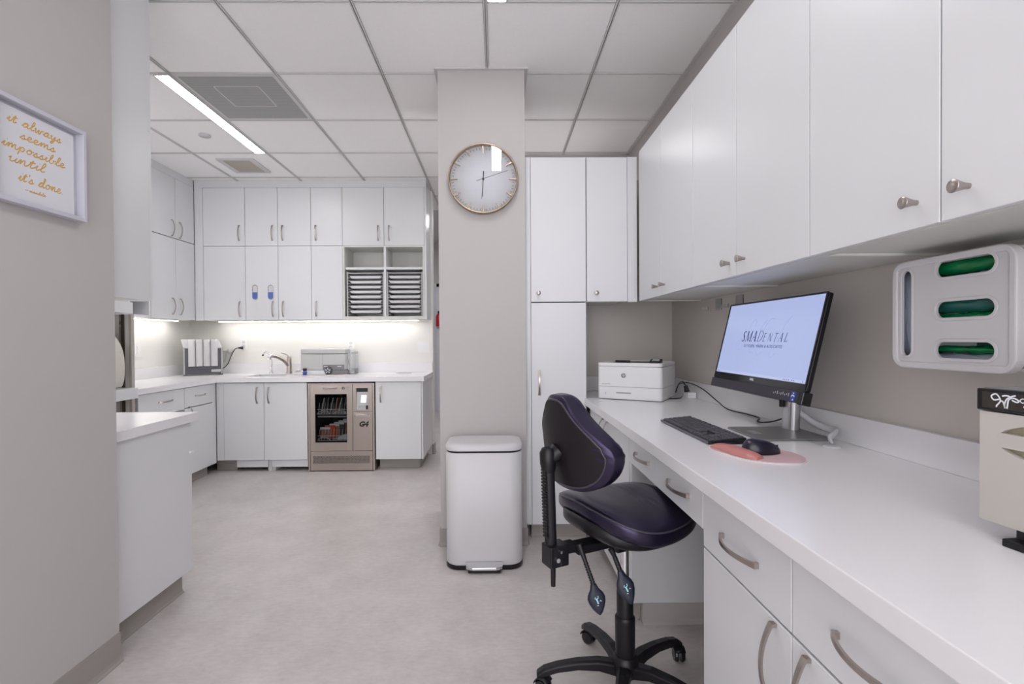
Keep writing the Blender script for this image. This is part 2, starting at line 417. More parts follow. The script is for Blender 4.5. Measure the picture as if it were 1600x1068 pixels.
struct('baseboard_kitchen', cove('', -0.672, 5.12, -0.650, 5.12, 0, -1), 'vinyl')
struct('baseboard_kitchen_end', cove('', -0.655, 5.115, -0.655, 5.24, 1, 0), 'vinyl')
struct('baseboard_corridor', cove('', -2.6, 8.2, 2.2, 8.2, 0, -1), 'vinyl')
dr = struct('door_1', MB().box(-1.35, -0.98, 8.17, 8.199, 0.0, 2.05), 'lilac')
obj('door_frame', MB().box(-0.98, -0.93, 8.16, 8.199, 0.0, 2.1).box(-1.40, -1.35, 8.16, 8.199, 0.0, 2.1).box(-1.40, -0.93, 8.16, 8.199, 2.05, 2.1), 'white_matte', dr)

# ------------------------------------------------------------------ cabinet builder
def mapper(axis, face):
    """(a along the front, d into the cabinet, z) -> world"""
    if axis == 'y-': return lambda a, d, z: (a, face + d, z)
    if axis == 'x-': return lambda a, d, z: (face + d, a, z)
    if axis == 'x+': return lambda a, d, z: (face - d, a, z)
def mbox(mb, mp, a0, a1, d0, d1, z0, z1):
    p, q = mp(a0, d0, z0), mp(a1, d1, z1)
    return mb.box(p[0], q[0], p[1], q[1], p[2], q[2])
def bow(mp, kind, a, z, L_=0.15, out=0.030):
    """bow pull: flat curved grip on two feet"""
    mb = MB(); n = 12; wd = 0.006; th = 0.0025
    c = []
    for i in range(n + 1):
        t = -1 + 2 * i / n
        d = -(out * (1 - 0.74 * t * t))
        wdt = wd * (0.75 + 0.35 * t * t)
        c.append((t * L_ / 2, d, wdt))
    P = (lambda s, side, d: mp(a + side, d, z + s)) if kind == 'v' else (lambda s, side, d: mp(a + s, d, z + side))
    vs = []
    for s, d, w_ in c:
        vs += [P(s, -w_, d - th), P(s, w_, d - th), P(s, w_, d + th), P(s, -w_, d + th)]
    fs = [(3, 2, 1, 0), (4 * n, 4 * n + 1, 4 * n + 2, 4 * n + 3)]
    for i in range(n):
        for k in range(4):
            fs.append((4 * i + k, 4 * i + (k + 1) % 4, 4 * i + 4 + (k + 1) % 4, 4 * i + 4 + k))
    mb.add(vs, fs)
    for s in (-1, 1):
        e0, e1 = s * (L_ / 2 - 0.0075), s * (L_ / 2 - 0.0005)
        q0 = P(min(e0, e1), -wd, -out * 0.30); q1 = P(max(e0, e1), wd, 0.0)
        mb.box(q0[0], q1[0], q0[1], q1[1], q0[2], q1[2])
    return mb
def knob(mp, a, z, axis, r=0.0125, out=0.030):
    mb = MB(); n = 20; prof = [(r * 0.42, 0.0), (r * 0.45, -out * 0.25), (r * 0.95, -out * 0.93), (r, -out * 0.97), (r * 0.93, -out), (0.0005, -out)]
    vs = []
    for rr, d in prof:
        for k in range(n):
            an = 2 * PI * k / n; vs.append(mp(a + rr * math.cos(an), d, z + rr * math.sin(an)))
    fs = [(i * n + k, i * n + (k + 1) % n, (i + 1) * n + (k + 1) % n, (i + 1) * n + k) for i in range(len(prof) - 1) for k in range(n)]
    mb.add(vs, fs, True); return mb
def cabinet(label, axis, face, a0, a1, z0, z1, depth, fronts, toe=None, name='base_cabinet', body='lam_in', group=None, lock=False, hollow=None, raised=0.0, btop=None):
    """fronts: (kind, a0, a1, z0, z1, handle) ; handle: ('v'|'h'|'k', a, z[, length])"""
    mp = mapper(axis, face)
    t = thing(name, label, 'cabinet', mp((a0 + a1) / 2, depth / 2, z0 if not toe else 0.0), group=group)
    TH = 0.018
    if hollow is None:
        mb = MB(); mbox(mb, mp, a0 + 0.0005, a1 - 0.0005, TH + 0.001, depth, z0 + raised, btop or z1)
        if raised:
            mbox(mb, mp, a0 + 0.0005, a0 + 0.018, TH + 0.001, depth, z0, z0 + raised); mbox(mb, mp, a1 - 0.018, a1 - 0.0005, TH + 0.001, depth, z0, z0 + raised)
            mbox(mb, mp, a0 + 0.018, a1 - 0.018, TH + 0.001, 0.04, z0, z0 + raised)
        obj('body', mb, body, t)
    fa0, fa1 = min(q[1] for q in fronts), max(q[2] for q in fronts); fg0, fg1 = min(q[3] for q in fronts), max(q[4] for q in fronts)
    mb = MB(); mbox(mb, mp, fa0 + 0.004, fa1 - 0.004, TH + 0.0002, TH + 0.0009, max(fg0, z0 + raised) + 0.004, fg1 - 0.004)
    obj('seam_shade', mb, 'dark', t)  # dark sheet standing in for the shade in the gaps between fronts
    for k, f0, f1, g0, g1, hd in fronts:
        mb = MB(); mbox(mb, mp, f0 + 0.0018, f1 - 0.0018, 0.0, TH, g0 + 0.0018, g1 - 0.0018)
        o = obj(k, mb, 'lam', t, bevel=0.0012, seg=1)
        hs = hd if isinstance(hd, list) else ([hd] if hd else [])
        for h_ in hs:
            if h_[0] == 'k': obj('knob', knob(mp, h_[1], h_[2], axis), 'nickel', o)
            elif h_[0] == 'lock':
                obj('lock', knob(mp, h_[1], h_[2], axis, 0.009, 0.006), 'nickel', o)
            else: obj('handle', bow(mp, h_[0], h_[1], h_[2], h_[3] if len(h_) > 3 else 0.15), 'nickel', o)
    if toe:
        mb = MB(); mbox(mb, mp, a0 + toe[1], a1 - toe[2], toe[0], depth, 0.0, z0)
        obj('plinth', mb, 'vinyl', t)
        # cove base on the plinth face
        p, q = mp(a0 + toe[1], toe[0], 0), mp(a1 - toe[2], toe[0], 0)
        nrm = {'y-': (0, -1), 'x-': (-1, 0), 'x+': (1, 0)}[axis]
        obj('cove_base', cove('', p[0], p[1], q[0], q[1], nrm[0], nrm[1], z0 - 0.003), 'vinyl', t)
    return t

# ---- right wall cabinets over the desk
UZ0, UZ1, UX = 1.402, 2.272, 0.835
up = [  # (Y far, Y seam, Y near, label)
 (2.873, 2.494, 2.085, 'white wall cabinet over the desk, smallest in view, beside the tall cupboard'),
 (2.085, 1.707, 1.308, 'white wall cabinet over the desk, above the computer monitor'),
 (1.308, 0.920, 0.500, 'white wall cabinet over the desk, above the glove dispenser'),
 (0.500, 0.10, -0.30, 'white wall cabinet over the desk, nearest the camera at the frame edge')]
for yf, ys, yn, lab in up:
    kn = [('door', ys, yf, UZ0, UZ1, ('k', ys + 0.052, UZ0 + 0.052)), ('door', yn, ys, UZ0, UZ1, ('k', ys - 0.056, UZ0 + 0.052))]
    cabinet(lab, 'x-', UX, yn, yf, UZ0, UZ1, 0.353, kn, name='wall_cabinet', raised=0.006, group='wall cabinets over the desk')
# ---- tall cupboard by the pillar, corner cupboard over the printer
t = cabinet('white full-height cupboard between the pillar and the printer niche', 'y-', 2.91, 0.205, 0.533, 0.088, 2.255, 0.42,
    [('door', 0.205, 0.533, 1.404, 2.255, ('k', 0.250, 1.456)), ('door', 0.205, 0.533, 0.088, 1.401, ('v', 0.252, 0.93, 0.15))],
    toe=(0.05, 0.0, 0.0), name='tall_cupboard')
obj('filler', MB().box(0.174, 0.2045, 2.915, 2.935, 0.088, 2.255), 'lam', t)
obj('side_panel', MB().box(0.5155, 0.5335, 2.93, 3.328, 0.088, 2.255), 'lam', t)
c = cabinet('white corner wall cabinet above the printer', 'y-', 2.91, 0.535, 0.778, 1.404, 2.255, 0.415,
    [('door', 0.535, 0.778, 1.404, 2.255, ('k', 0.590, 1.456))], name='wall_cabinet', raised=0.006, group='wall cabinets over the desk')
obj('filler', MB().box(0.7785, 0.834, 2.9125, 2.930, 1.402, 2.255), 'lam', c)

# ---- desk base units
DX = 0.547
DT = 0.795
def desk_cab(label, yn, yf, fronts, toe_near=0.0):
    return cabinet(label, 'x-', DX, yn, yf, 0.10, 0.792, 0.636, fronts, toe=(0.058, toe_near, 0.0), name='base_cabinet')
t = desk_cab('white two-door base cabinet under the printer end of the desk', 2.035, 2.86,
    [('door', 2.46, 2.86, 0.10, 0.79, ('v', 2.515, 0.715, 0.13)), ('door', 2.035, 2.46, 0.10, 0.79, ('v', 2.41, 0.715, 0.13))], toe_near=0.03)
obj('end_panel', MB().box(DX + 0.004, 1.186, 2.012, 2.034, 0.10, 0.79), 'lam', t, bevel=0.001, seg=1)
obj('end_plinth', MB().box(0.602, 1.186, 2.040, 2.064, 0.0, 0.10), 'vinyl', t)
obj('cove_end', cove('', 0.602, 2.040, 1.186, 2.040, 0, -1, 0.098), 'vinyl_tip', t)
obj('filler', MB().box(DX + 0.004, DX + 0.02, 2.862, 2.905, 0.10, 0.79), 'lam', t)
def apron(label, yn, yf):
    t = thing('pull_out_unit', label, 'drawer', (0.75, (yn + yf) / 2, 0.68))
    mp = mapper('x-', DX)
    mb = MB(); mbox(mb, mp, yn + 0.0016, yf - 0.0016, 0, 0.018, 0.68, 0.7915)
    f = obj('drawer_front', mb, 'lam', t, bevel=0.0012, seg=1)
    obj('handle', bow(mp, 'h', (yn + yf) / 2 - 0.02, 0.739, 0.16), 'nickel', f)
    b = MB(); mbox(b, mp, yn + 0.02, yf - 0.02, 0.019, 0.5, 0.69, 0.70)
    for d0, d1, y0, y1 in ((0.019, 0.5, yn + 0.02, yn + 0.032), (0.019, 0.5, yf - 0.032, yf - 0.02), (0.488, 0.5, yn + 0.032, yf - 0.032)):
        mbox(b, mp, y0, y1, d0, d1, 0.70, 0.77)
    obj('drawer_box', b, 'lam_in', t)
    return t
apron('shallow white drawer under the desk top, far one above the chair space', 1.683, 2.033)
apron('shallow white drawer under the desk top, near one above the chair seat', 1.303, 1.683)
def pedestal(label, yn, yf, dh):
    return desk_cab(label, yn, yf, [('drawer_front', yn, yf, 0.636, 0.79, ('h', (yn + yf) / 2, 0.711, 0.165)),
        ('door', yn, yf, 0.10, 0.634, ('v', dh, 0.545, 0.165))])
t = pedestal('white base cabinet with drawer and door beside the chair space', 0.908, 1.301, 0.962)
obj('end_panel', MB().box(DX + 0.004, 1.186, 1.3015, 1.3025, 0.10, 0.79), 'lam', t)
pedestal('white base cabinet with drawer and door, at the bottom right of the photo', 0.50, 0.908, 0.856)
pedestal('white base cabinet with drawer and door, mostly out of the frame on the right', 0.09, 0.50, 0.14)

# ---- desk top
t = thing('countertop', 'long white quartz desk top running along the right wall', 'countertop', (0.85, 1.5, DT))
obj('slab', MB().box(0.522, 1.188, -0.4, 2.908, DT, 0.835).box(0.536, 1.188, 2.908, 3.328, DT, 0.835), 'quartz', t, bevel=0.002)
t = thing('backsplash', 'low white quartz upstand running along the desk walls', 'backsplash', (1.18, 1.5, 0.8352))
obj('upstand', MB().box(1.170, 1.188, -0.4, 3.31, 0.8352, 0.928).box(0.536, 1.188, 3.31, 3.328, 0.8352, 0.935), 'quartz', t, bevel=0.001, seg=1)

# ------------------------------------------------------------------ kitchen
KF, UF = 4.48, 4.80
kx = [-2.818, -2.415, -2.102, -1.782, -1.480, -1.079, -0.690]
KU0, KU1, KM = 1.384, 2.660, 2.097
lab = ['white kitchen wall cabinet in the back left corner, single column of doors',
       'white kitchen wall cabinet with two blue-tipped capsule hooks on its lower door',
       'white kitchen wall cabinet second column left of the tray racks',
       'white kitchen wall cabinet directly left of the tray racks']
for i in range(4):
    a0, a1 = kx[i], kx[i + 1]
    ha = [a1 - 0.055, a1 - 0.050, a0 + 0.048, a0 + 0.046][i]
    cabinet(lab[i], 'y-', UF, a0, a1, KU0, KU1, 0.312,
        [('door', a0, a1, KM, KU1, ('v', ha, 2.222)), ('door', a0, a1, KU0, KM, ('v', ha, 1.490))], name='wall_cabinet', raised=0.006, group='kitchen wall cabinets')
cabinet('white kitchen double-door wall cabinet on top of the tray racks', 'y-', UF, kx[4], kx[6], KM + 0.001, KU1, 0.312,
        [('door', kx[4], kx[5], KM, KU1, ('v', kx[5] - 0.055, 2.218)), ('door', kx[5], kx[6], KM, KU1, ('v', kx[5] + 0.050, 2.218))], name='wall_cabinet', group='kitchen wall cabinets')
struct('trim_6', MB().box(-2.90, -0.672, UF + 0.004, UF + 0.03, KU1 + 0.001, CEIL + 0.003).box(-0.690, -0.672, UF + 0.03, 5.12, KU1 + 0.001, CEIL + 0.003), 'lam')
# open rack unit
t = thing('tray_rack', 'open white wall unit with two stacks of tray slots', 'shelf unit', (-1.085, 4.95, KU0))
rk = MB()
rk.box(kx[4], kx[4] + 0.018, UF, 5.11, KU0, KM).box(kx[6] - 0.018, kx[6], UF, 5.11, KU0, KM)
rk.box(kx[4] + 0.018, kx[6] - 0.018, 5.095, 5.11, KU0, KM).box(kx[4] + 0.018, kx[6] - 0.018, UF, 5.095, KM - 0.014, KM)
rk.box(kx[4] + 0.018, kx[6] - 0.018, UF, 5.095, KU0, KU0 + 0.030)
obj('carcass', rk, 'lam_in', t, bevel=0.001, seg=1)
obj('end_panel', MB().box(-0.6895, -0.672, UF + 0.004, 5.11, KU0, KU1), 'lam', t)
obj('divider', MB().box(-1.083, -1.062, UF, 5.094, KU0 + 0.0305, KM - 0.0145), 'lam', t)
for a, b in ((-1.450, -1.0835), (-1.0615, -0.7085)):
    obj('shelf', MB().box(a, b, UF - 0.002, 5.094, 1.866, 1.888), 'lam', t)
slots = ((-1.446, -1.086), (-1.058, -0.712))
for s_i, (a, b) in enumerate(slots):
    for side in (a, b - 0.012):
        obj('slot_liner', MB().box(side, side + 0.012, UF + 0.012, 5.09, KU0 + 0.031, 1.845), 'grey_pl', t)
    ru = MB()
    for k in range(14):
        z = KU0 + 0.045 + k * 0.0275
        ru.box(a + 0.012, a + 0.034, UF + 0.012, 5.09, z, z + 0.004); ru.box(b - 0.034, b - 0.012, UF + 0.012, 5.09, z, z + 0.004)
    o = obj('tray_runners', ru, 'grey_pl', t)
    o['kind'] = 'stuff'
    obj('top_runner', MB().box(a + 0.013, b - 0.013, UF + 0.012, 5.09, 1.832, 1.836), 'white_pl', t)
def tray(loc, wd):
    t = thing('instrument_tray', '', 'tray', loc)
    mb = MB(); hw = wd / 2; n = 0
    top = rrect(-hw, hw, 0, 0.24, 0.012, 3); bot = rrect(-hw + 0.016, hw - 0.016, 0.012, 0.228, 0.010, 3)
    m_ = len(top)
    vs = [(x, y, 0.0235) for x, y in top] + [(x, y, 0.0) for x, y in bot] + [(x * 0.985, 0.003 + y * 0.975, 0.0235) for x, y in top] + [(x * 0.985, 0.002 + y * 0.985, 0.003) for x, y in bot]
    fs = []
    for i in range(m_):
        j = (i + 1) % m_
        fs += [(i, m_ + i, m_ + j, j), (2 * m_ + i, 2 * m_ + j, 3 * m_ + j, 3 * m_ + i), (i, j, 2 * m_ + j, 2 * m_ + i)]
    fs += [tuple(range(m_, 2 * m_))[::-1], tuple(range(3 * m_, 4 * m_))]
    mb.add(vs, fs); obj('tray_shell', mb, 'white_pl', t, local=True)
    return t
ordn = ['topmost', 'second from the top', 'third from the top', 'fourth from the top', 'fifth from the top', 'sixth from the top', 'seventh from the top', 'lowest']
first = None
for s_i, (a, b) in enumerate(slots):
    for k in range(8):
        z = 1.7835 - k * 0.0478
        loc = ((a + b) / 2, UF + 0.016, z)
        if first is None: o = first = tray(loc, b - a - 0.044)
        else: o = copy_tree(first); o.location = loc
        o['label'] = 'white instrument tray, %s in the %s rack' % (ordn[k], ['left', 'right'][s_i]); o['group'] = 'instrument trays in the open racks'
# capsule hooks
for x, lb in ((-2.322, 'clear capsule hook with blue end on the cabinet door, left one'), (-2.172, 'clear capsule hook with blue end on the cabinet door, right one above the handle')):
    t = thing('capsule_hook', lb, 'hook', (x, UF, 1.58), group='capsule hooks on the kitchen cabinet door')
    fn = lambda a, b, d, x=x: (x + a, UF - d, 1.651 + b)
    obj('backing', MB().prism(rrect(-0.026, 0.026, -0.075, 0.072, 0.025, 8), fn, 0.0002, 0.006), 'white_matte', t)
    n = 8
    low = [(-0.023, 0.0)] + [(0.023 * math.cos(PI + PI * k / n), -0.045 + 0.023 * math.sin(PI + PI * k / n)) for k in range(n + 1)] + [(0.023, 0.0)]
    obj('blue_end', MB().prism(low, fn, 0.006, 0.014), 'blue', t)
    arc = [(-0.023, 0.004)] + [(0.023 * math.cos(PI - PI * 0.75 * k / n), 0.045 + 0.023 * math.sin(PI - PI * 0.75 * k / n)) for k in range(n + 1)]
    obj('rim', MB().ribbon(arc, 0.006, fn, 0.0085), 'grey_ink', t)

# left run of wall cabinets (doors face +X)
LU = -2.90
cabinet('white wall cabinet on the left kitchen wall, next to the corner, four doors', 'x+', LU, 4.19, 4.798, KU0, KU1, 0.235,
    [('door', 4.19, 4.52, 2.115, KU1, ('v', 4.465, 2.20)), ('door', 4.52, 4.798, 2.115, KU1, ('v', 4.575, 2.20)),
     ('door', 4.19, 4.52, KU0, 2.112, ('v', 4.465, 1.50)), ('door', 4.52, 4.798, KU0, 2.112, ('v', 4.575, 1.50))], name='wall_cabinet', raised=0.006, group='kitchen wall cabinets')
struct('trim_7', MB().box(-2.93, -2.904, 2.3, 4.80, KU1 + 0.001, CEIL + 0.003), 'lam')
struct('trim_8', MB().box(-2.899, -2.820, UF + 0.003, UF + 0.02, KU0, KU1), 'lam')
t = cabinet('white wall cabinet on the left kitchen wall above the open shelf', 'x+', LU, 3.43, 4.186, 1.545, KU1, 0.235,
    [('door', 3.43, 3.81, 1.545, KU1, None), ('door', 3.81, 4.186, 1.545, KU1, None)], name='wall_cabinet', group='kitchen wall cabinets')
t = thing('open_shelf', 'low open white shelf under the left wall cabinets', 'shelf unit', (-3.0, 3.8, 1.384))
obj('carcass', MB().box(-3.135, LU, 3.44, 4.186, 1.384, 1.404).box(-3.135, LU, 4.166, 4.186, 1.404, 1.543).box(-3.135, -3.12, 3.44, 4.166, 1.404, 1.543).box(-3.12, LU, 3.44, 4.166, 1.523, 1.543), 'lam', t)

# near-left upper cabinet over the peninsula
t = thing('wall_cabinet', 'large white end-on wall cabinet beyond the wall with the framed quote', 'cabinet', (-1.8, 2.0, 1.355), group='kitchen wall cabinets')
obj('end_panel', MB().box(-1.472, -1.454, 1.848, 2.096, 1.358, CEIL - 0.004), 'lam', t, bevel=0.001, seg=1)
obj('body', MB().box(-2.30, -1.473, 1.848, 2.096, 1.360, CEIL - 0.004), 'lam_in', t)
obj('door', MB().box(-1.868, -1.456, 2.098, 2.115, 1.358, 2.07), 'lam', t)
obj('door', MB().box(-2.30, -1.872, 2.098, 2.115, 1.358, 2.07), 'lam', t)
obj('door', MB().box(-1.868, -1.456, 2.098, 2.115, 2.073, CEIL - 0.006), 'lam', t)
obj('door', MB().box(-2.30, -1.872, 2.098, 2.115, 2.073, CEIL - 0.006), 'lam', t)
# peninsula base
t = thing('base_cabinet', 'white end-on base cabinet in front of the wall with the framed quote', 'cabinet', (-1.9, 2.1, 0))
obj('end_panel', MB().box(-1.480, -1.460, 1.848, 2.358, 0.10, 0.803), 'lam', t, bevel=0.001, seg=1)
obj('body', MB().box(-2.40, -1.481, 1.848, 2.356, 0.10, 0.803), 'lam_in', t)
for a, b in ((-1.935, -1.462), (-2.40, -1.938)):
    d = obj('door', MB().box(a, b, 2.3585, 2.3765, 0.10, 0.80), 'lam', t)
    m_ = lambda aa, dd, z: (aa, 2.3765 - dd, z)
obj('hinge', MB().box(-1.4595, -1.452, 2.356, 2.378, 0.655, 0.668), 'white_pl', t)
obj('plinth', MB().box(-2.40, -1.500, 1.848, 2.330, 0.0, 0.10), 'vinyl', t)
obj('cove_base', cove('', -1.500, 1.848, -1.500, 2.345, 1, 0, 0.097), 'vinyl', t)
t = thing('countertop', 'short white quartz counter jutting out past the left wall', 'countertop', (-1.9, 2.1, 0.80))
obj('slab', MB().box(-2.45, -1.445, 1.848, 2.412, 0.8035, 0.845), 'quartz', t, bevel=0.002)

# kitchen base cabinets (front faces)
t = cabinet('white two-door sink cabinet under the kitchen tap', 'y-', KF, -2.463, -1.712, 0.105, 0.808, 0.60,
    [('door', -2.463, -2.101, 0.105, 0.806, ('v', -2.160, 0.694)), ('door', -2.101, -1.712, 0.105, 0.806, ('v', -2.055, 0.694))], name='base_cabinet', btop=0.69)
obj('toe_drawer', MB().box(-2.36, -2.08, KF + 0.022, KF + 0.04, 0.038, 0.100), 'lam', t)
obj('toe_drawer', MB().box(-2.045, -1.718, KF + 0.022, KF + 0.04, 0.038, 0.100), 'lam', t)
obj('foot_block', MB().box(-2.09, -2.02, KF + 0.045, KF + 0.30, 0.0, 0.036).box(-2.075, -2.05, KF + 0.03, KF + 0.044, 0.0, 0.10), 'white_matte', t)
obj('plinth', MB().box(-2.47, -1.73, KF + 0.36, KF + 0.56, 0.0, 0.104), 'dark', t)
obj('corner_plinth', MB().box(-2.56, -2.375, KF + 0.06, KF + 0.10, 0.0, 0.104), 'vinyl', t)
obj('filler', MB().box(-2.527, -2.4635, KF + 0.003, KF + 0.02, 0.105, 0.808), 'lam', t)
t = cabinet('white single-door base cabinet right of the steel washer', 'y-', KF, -1.098, -0.683, 0.102, 0.808, 0.60,
    [('door', -1.098, -0.683, 0.102, 0.806, ('v', -1.048, 0.694))], toe=(0.10, 0.015, 0.04), name='base_cabinet')
obj('end_panel', MB().box(-0.6825, -0.670, KF + 0.006, 5.105, 0.102, 0.808), 'lam', t)
obj('cove_end', cove('', -0.722, KF + 0.10, -0.722, 5.11, 1, 0, 0.098), 'vinyl', t)
# left run
LF = -2.53
t = cabinet('white narrow base cabinet with drawer and door in the kitchen corner', 'x+', LF, 4.030, 4.425, 0.085, 0.808, 0.60,
    [('drawer_front', 4.030, 4.425, 0.640, 0.806, ('h', 4.24, 0.727, 0.14)), ('door', 4.030, 4.425, 0.085, 0.637, ('v', 4.085, 0.60, 0.10))], toe=(0.06, 0.0, 0.0), name='base_cabinet')
obj('filler', MB().box(LF - 0.02, LF - 0.003, 4.4265, 4.482, 0.085, 0.808), 'lam', t)
t = thing('pull_out_unit', 'wide white drawer under the left kitchen counter above the open knee space', 'drawer', (-2.7, 3.76, 0.63))
mp = mapper('x+', LF)
f = obj('drawer_front', MB().box(LF - 0.018, LF, 3.512, 4.027, 0.632, 0.806), 'lam', t, bevel=0.001, seg=1)
obj('handle', bow(mp, 'h', 3.80, 0.727, 0.16), 'nickel', f)
obj('drawer_box', MB().box(LF - 0.50, LF - 0.019, 3.53, 4.01, 0.645, 0.655).box(LF - 0.50, LF - 0.019, 3.53, 3.542, 0.655, 0.78).box(LF - 0.50, LF - 0.019, 3.998, 4.01, 0.655, 0.78), 'lam_in', t)
t = thing('waste_basket', 'pale rounded bin in the knee space under the left kitchen counter', 'bin', (-2.84, 3.75, 0))
obj('body', MB().lathe([(0.125, 0.0), (0.13, 0.02), (0.15, 0.56), (0.155, 0.565)], (-2.84, 3.78, 0)), 'off_pl', t)
obj('lid', MB().lathe([(0.158, 0.565), (0.16, 0.58), (0.12, 0.612), (0.04, 0.622)], (-2.84, 3.78, 0)), 'off_pl', t)

# kitchen countertop with sink cut-out
CT0, CT1 = 0.811, 0.852
t = thing('countertop', 'white quartz L-shaped kitchen counter with sink cut-out', 'countertop', (-1.6, 4.8, CT0))
sx0, sx1, sy0, sy1 = -2.36, -1.90, 4.60, 4.95
mb = MB()
mb.box(-3.138, sx0, 4.455, 5.118, CT0, CT1).box(sx1, -0.655, 4.455, 5.118, CT0, CT1)
mb.box(sx0, sx1, 4.455, sy0, CT0, CT1).box(sx0, sx1, sy1, 5.118, CT0, CT1)
mb.box(-3.138, -2.508, 3.425, 4.455, CT0, CT1)
obj('slab', mb, 'quartz', t)
t = thing('backsplash', 'low white quartz upstand behind the kitchen taps', 'backsplash', (-1.9, 5.11, CT1))
obj('upstand', MB().box(-3.12, -0.660, 5.100, 5.118, CT1 + 0.0003, 0.950).box(-3.138, -3.12, 3.45, 5.118, CT1 + 0.0003, 0.950), 'quartz', t, bevel=0.001, seg=1)
s = thing('sink', 'undermounted steel sink in the kitchen counter', 'sink', ((sx0 + sx1) / 2, 4.77, 0.70))
mb = MB(); o_ = rrect(sx0, sx1, sy0, sy1, 0.05, 5); i_ = rrect(sx0 + 0.02, sx1 - 0.02, sy0 + 0.02, sy1 - 0.02, 0.05, 5); m_ = len(o_)
vs = [(x, y, CT0 - 0.001) for x, y in o_] + [(x, y, 0.70) for x, y in i_]
mb.add(vs, [(i, (i + 1) % m_, m_ + (i + 1) % m_, m_ + i) for i in range(m_)] + [tuple(range(m_, 2 * m_))])
obj('basin', mb, 'alu', s)
obj('drain', MB().lathe([(0.03, 0.7005), (0.03, 0.703), (0.008, 0.7025)], (-2.13, 4.78, 0)), 'chrome', s)
# tap
t = thing('kitchen_tap', 'large brushed steel pull-out tap behind the sink', 'tap', (-2.10, 5.03, CT1))
obj('body', MB().lathe([(0.030, CT1), (0.030, CT1 + 0.01), (0.025, CT1 + 0.02), (0.0235, CT1 + 0.10), (0.022, CT1 + 0.165), (0.012, CT1 + 0.178)], (-2.10, 5.03, 0)), 'nickel', t)
obj('spout', MB().tube(smooth([(-2.105, 5.02, 0.93), (-2.14, 4.99, 0.985), (-2.185, 4.95, 1.022), (-2.225, 4.915, 1.034)]), [0.017] * 19, 12), 'nickel', t)
obj('spray_head', MB().tube([(-2.215, 4.922, 1.038), (-2.235, 4.905, 1.030), (-2.243, 4.898, 1.000)], [0.018, 0.020, 0.017], 12), 'chrome', t)
obj('lever', MB().tube(smooth([(-2.10, 5.03, 1.02), (-2.125, 5.02, 1.045), (-2.165, 5.00, 1.062)]), 0.0065, 8), 'nickel', t)
t = thing('filter_tap', 'slim curved chrome drinking water tap left of the large tap', 'tap', (-2.285, 5.04, CT1))
obj('base', MB().lathe([(0.018, CT1), (0.018, CT1 + 0.008), (0.010, CT1 + 0.03), (0.010, CT1 + 0.055)], (-2.285, 5.04, 0)), 'chrome', t)
obj('spout', MB().tube(smooth([(-2.285, 5.04, 0.90), (-2.278, 5.04, 0.97), (-2.30, 5.035, 1.05), (-2.33, 5.02, 1.075), (-2.35, 5.0, 1.045)]), 0.0055, 8), 'chrome', t)
obj('lever', MB().tube([(-2.285, 5.04, 0.905), (-2.315, 5.025, 0.912)], 0.005, 8), 'chrome', t)
obj('outlet_tip', MB().lathe([(0.008, 0.0), (0.009, 0.012), (0.006, 0.016)], (-2.35, 5.0, 1.030), 12), 'black_pl', t)
tag(obj('drying_mat', MB().prism(rrect(-1.98, -1.39, 4.60, 4.755, 0.04, 5), lambda a, b, d: (a, b, d), CT1, CT1 + 0.005), 'padrim', at=(-1.7, 4.78, CT1)), 'pale pinkish mat lying flat right of the sink', 'mat')
t = thing('waste_hole', 'small round steel rim set in the counter near its right end', 'fitting', (-0.93, 4.97, CT1))
obj('rim', MB().lathe([(0.078, CT1 + 0.0), (0.078, CT1 + 0.003), (0.07, CT1 + 0.004)], (-0.93, 4.97, 0), 28), 'alu', t)
obj('lid', MB().lathe([(0.066, CT1 + 0.004), (0.06, CT1 + 0.006), (0.002, CT1 + 0.0062)], (-0.93, 4.97, 0), 28), 'grey_pl', t)

# grey benchtop device
gx0, gx1, gy = -1.885, -1.46, 4.78
t = thing('ultrasonic_cleaner', 'light grey boxy benchtop cleaner with a dark knob on the kitchen counter', 'appliance', (-1.65, 4.95, CT1))
obj('body', MB().box(gx0, gx1, gy, 5.08, CT1 + 0.045, 1.052), 'lgrey_pl', t, bevel=0.006)
obj('lid', MB().box(gx0, gx1 + 0.005, gy - 0.004, 5.085, 1.055, 1.100), 'lgrey_pl', t, bevel=0.008)
obj('base', MB().box(gx0 + 0.05, gx1 - 0.08, gy + 0.006, 5.07, CT1, CT1 + 0.044), 'white_pl', t, bevel=0.004)
obj('control_panel', MB().box(-1.67, gx1 - 0.005, gy - 0.012, gy - 0.0005, CT1 + 0.045, CT1 + 0.096), 'mgrey_pl', t, bevel=0.003)
obj('corner_foot', MB().box(-1.645, gx1 + 0.02, gy - 0.02, gy + 0.10, CT1 + 0.0, CT1 + 0.044), 'mgrey_pl', t, bevel=0.01)
k_ = obj('dial', MB().lathe([(0.036, gy - 0.021), (0.036, gy - 0.036), (0.030, gy - 0.040), (0.002, gy - 0.040)], (-1.612, 0, CT1 + 0.043), 24, 'y'), 'dgrey_pl', t)
fn = plane_fn((-1.612, gy - 0.0405, CT1 + 0.043), (1, 0, 0), (0, 0, 1))
mb = MB()
for k in range(5):
    a = PI / 2 + 2 * PI * k / 5
    mb.ribbon([(0.010 * math.cos(a), 0.010 * math.sin(a)), (0.026 * math.cos(a), 0.026 * math.sin(a))], 0.007, fn, 0.0005)
obj('dial_marks', mb, 'white_ink', k_)
obj('panel_icons', MB().box(-1.66, -1.625, gy - 0.0128, gy - 0.012, CT1 + 0.079, CT1 + 0.085).box(-1.53, -1.49, gy - 0.0128, gy - 0.012, CT1 + 0.079, CT1 + 0.085), 'white_ink', t)
obj('panel_seam', MB().box(-1.675, -1.672, gy - 0.0008, gy, CT1 + 0.10, 1.05), 'grey_ink', t)
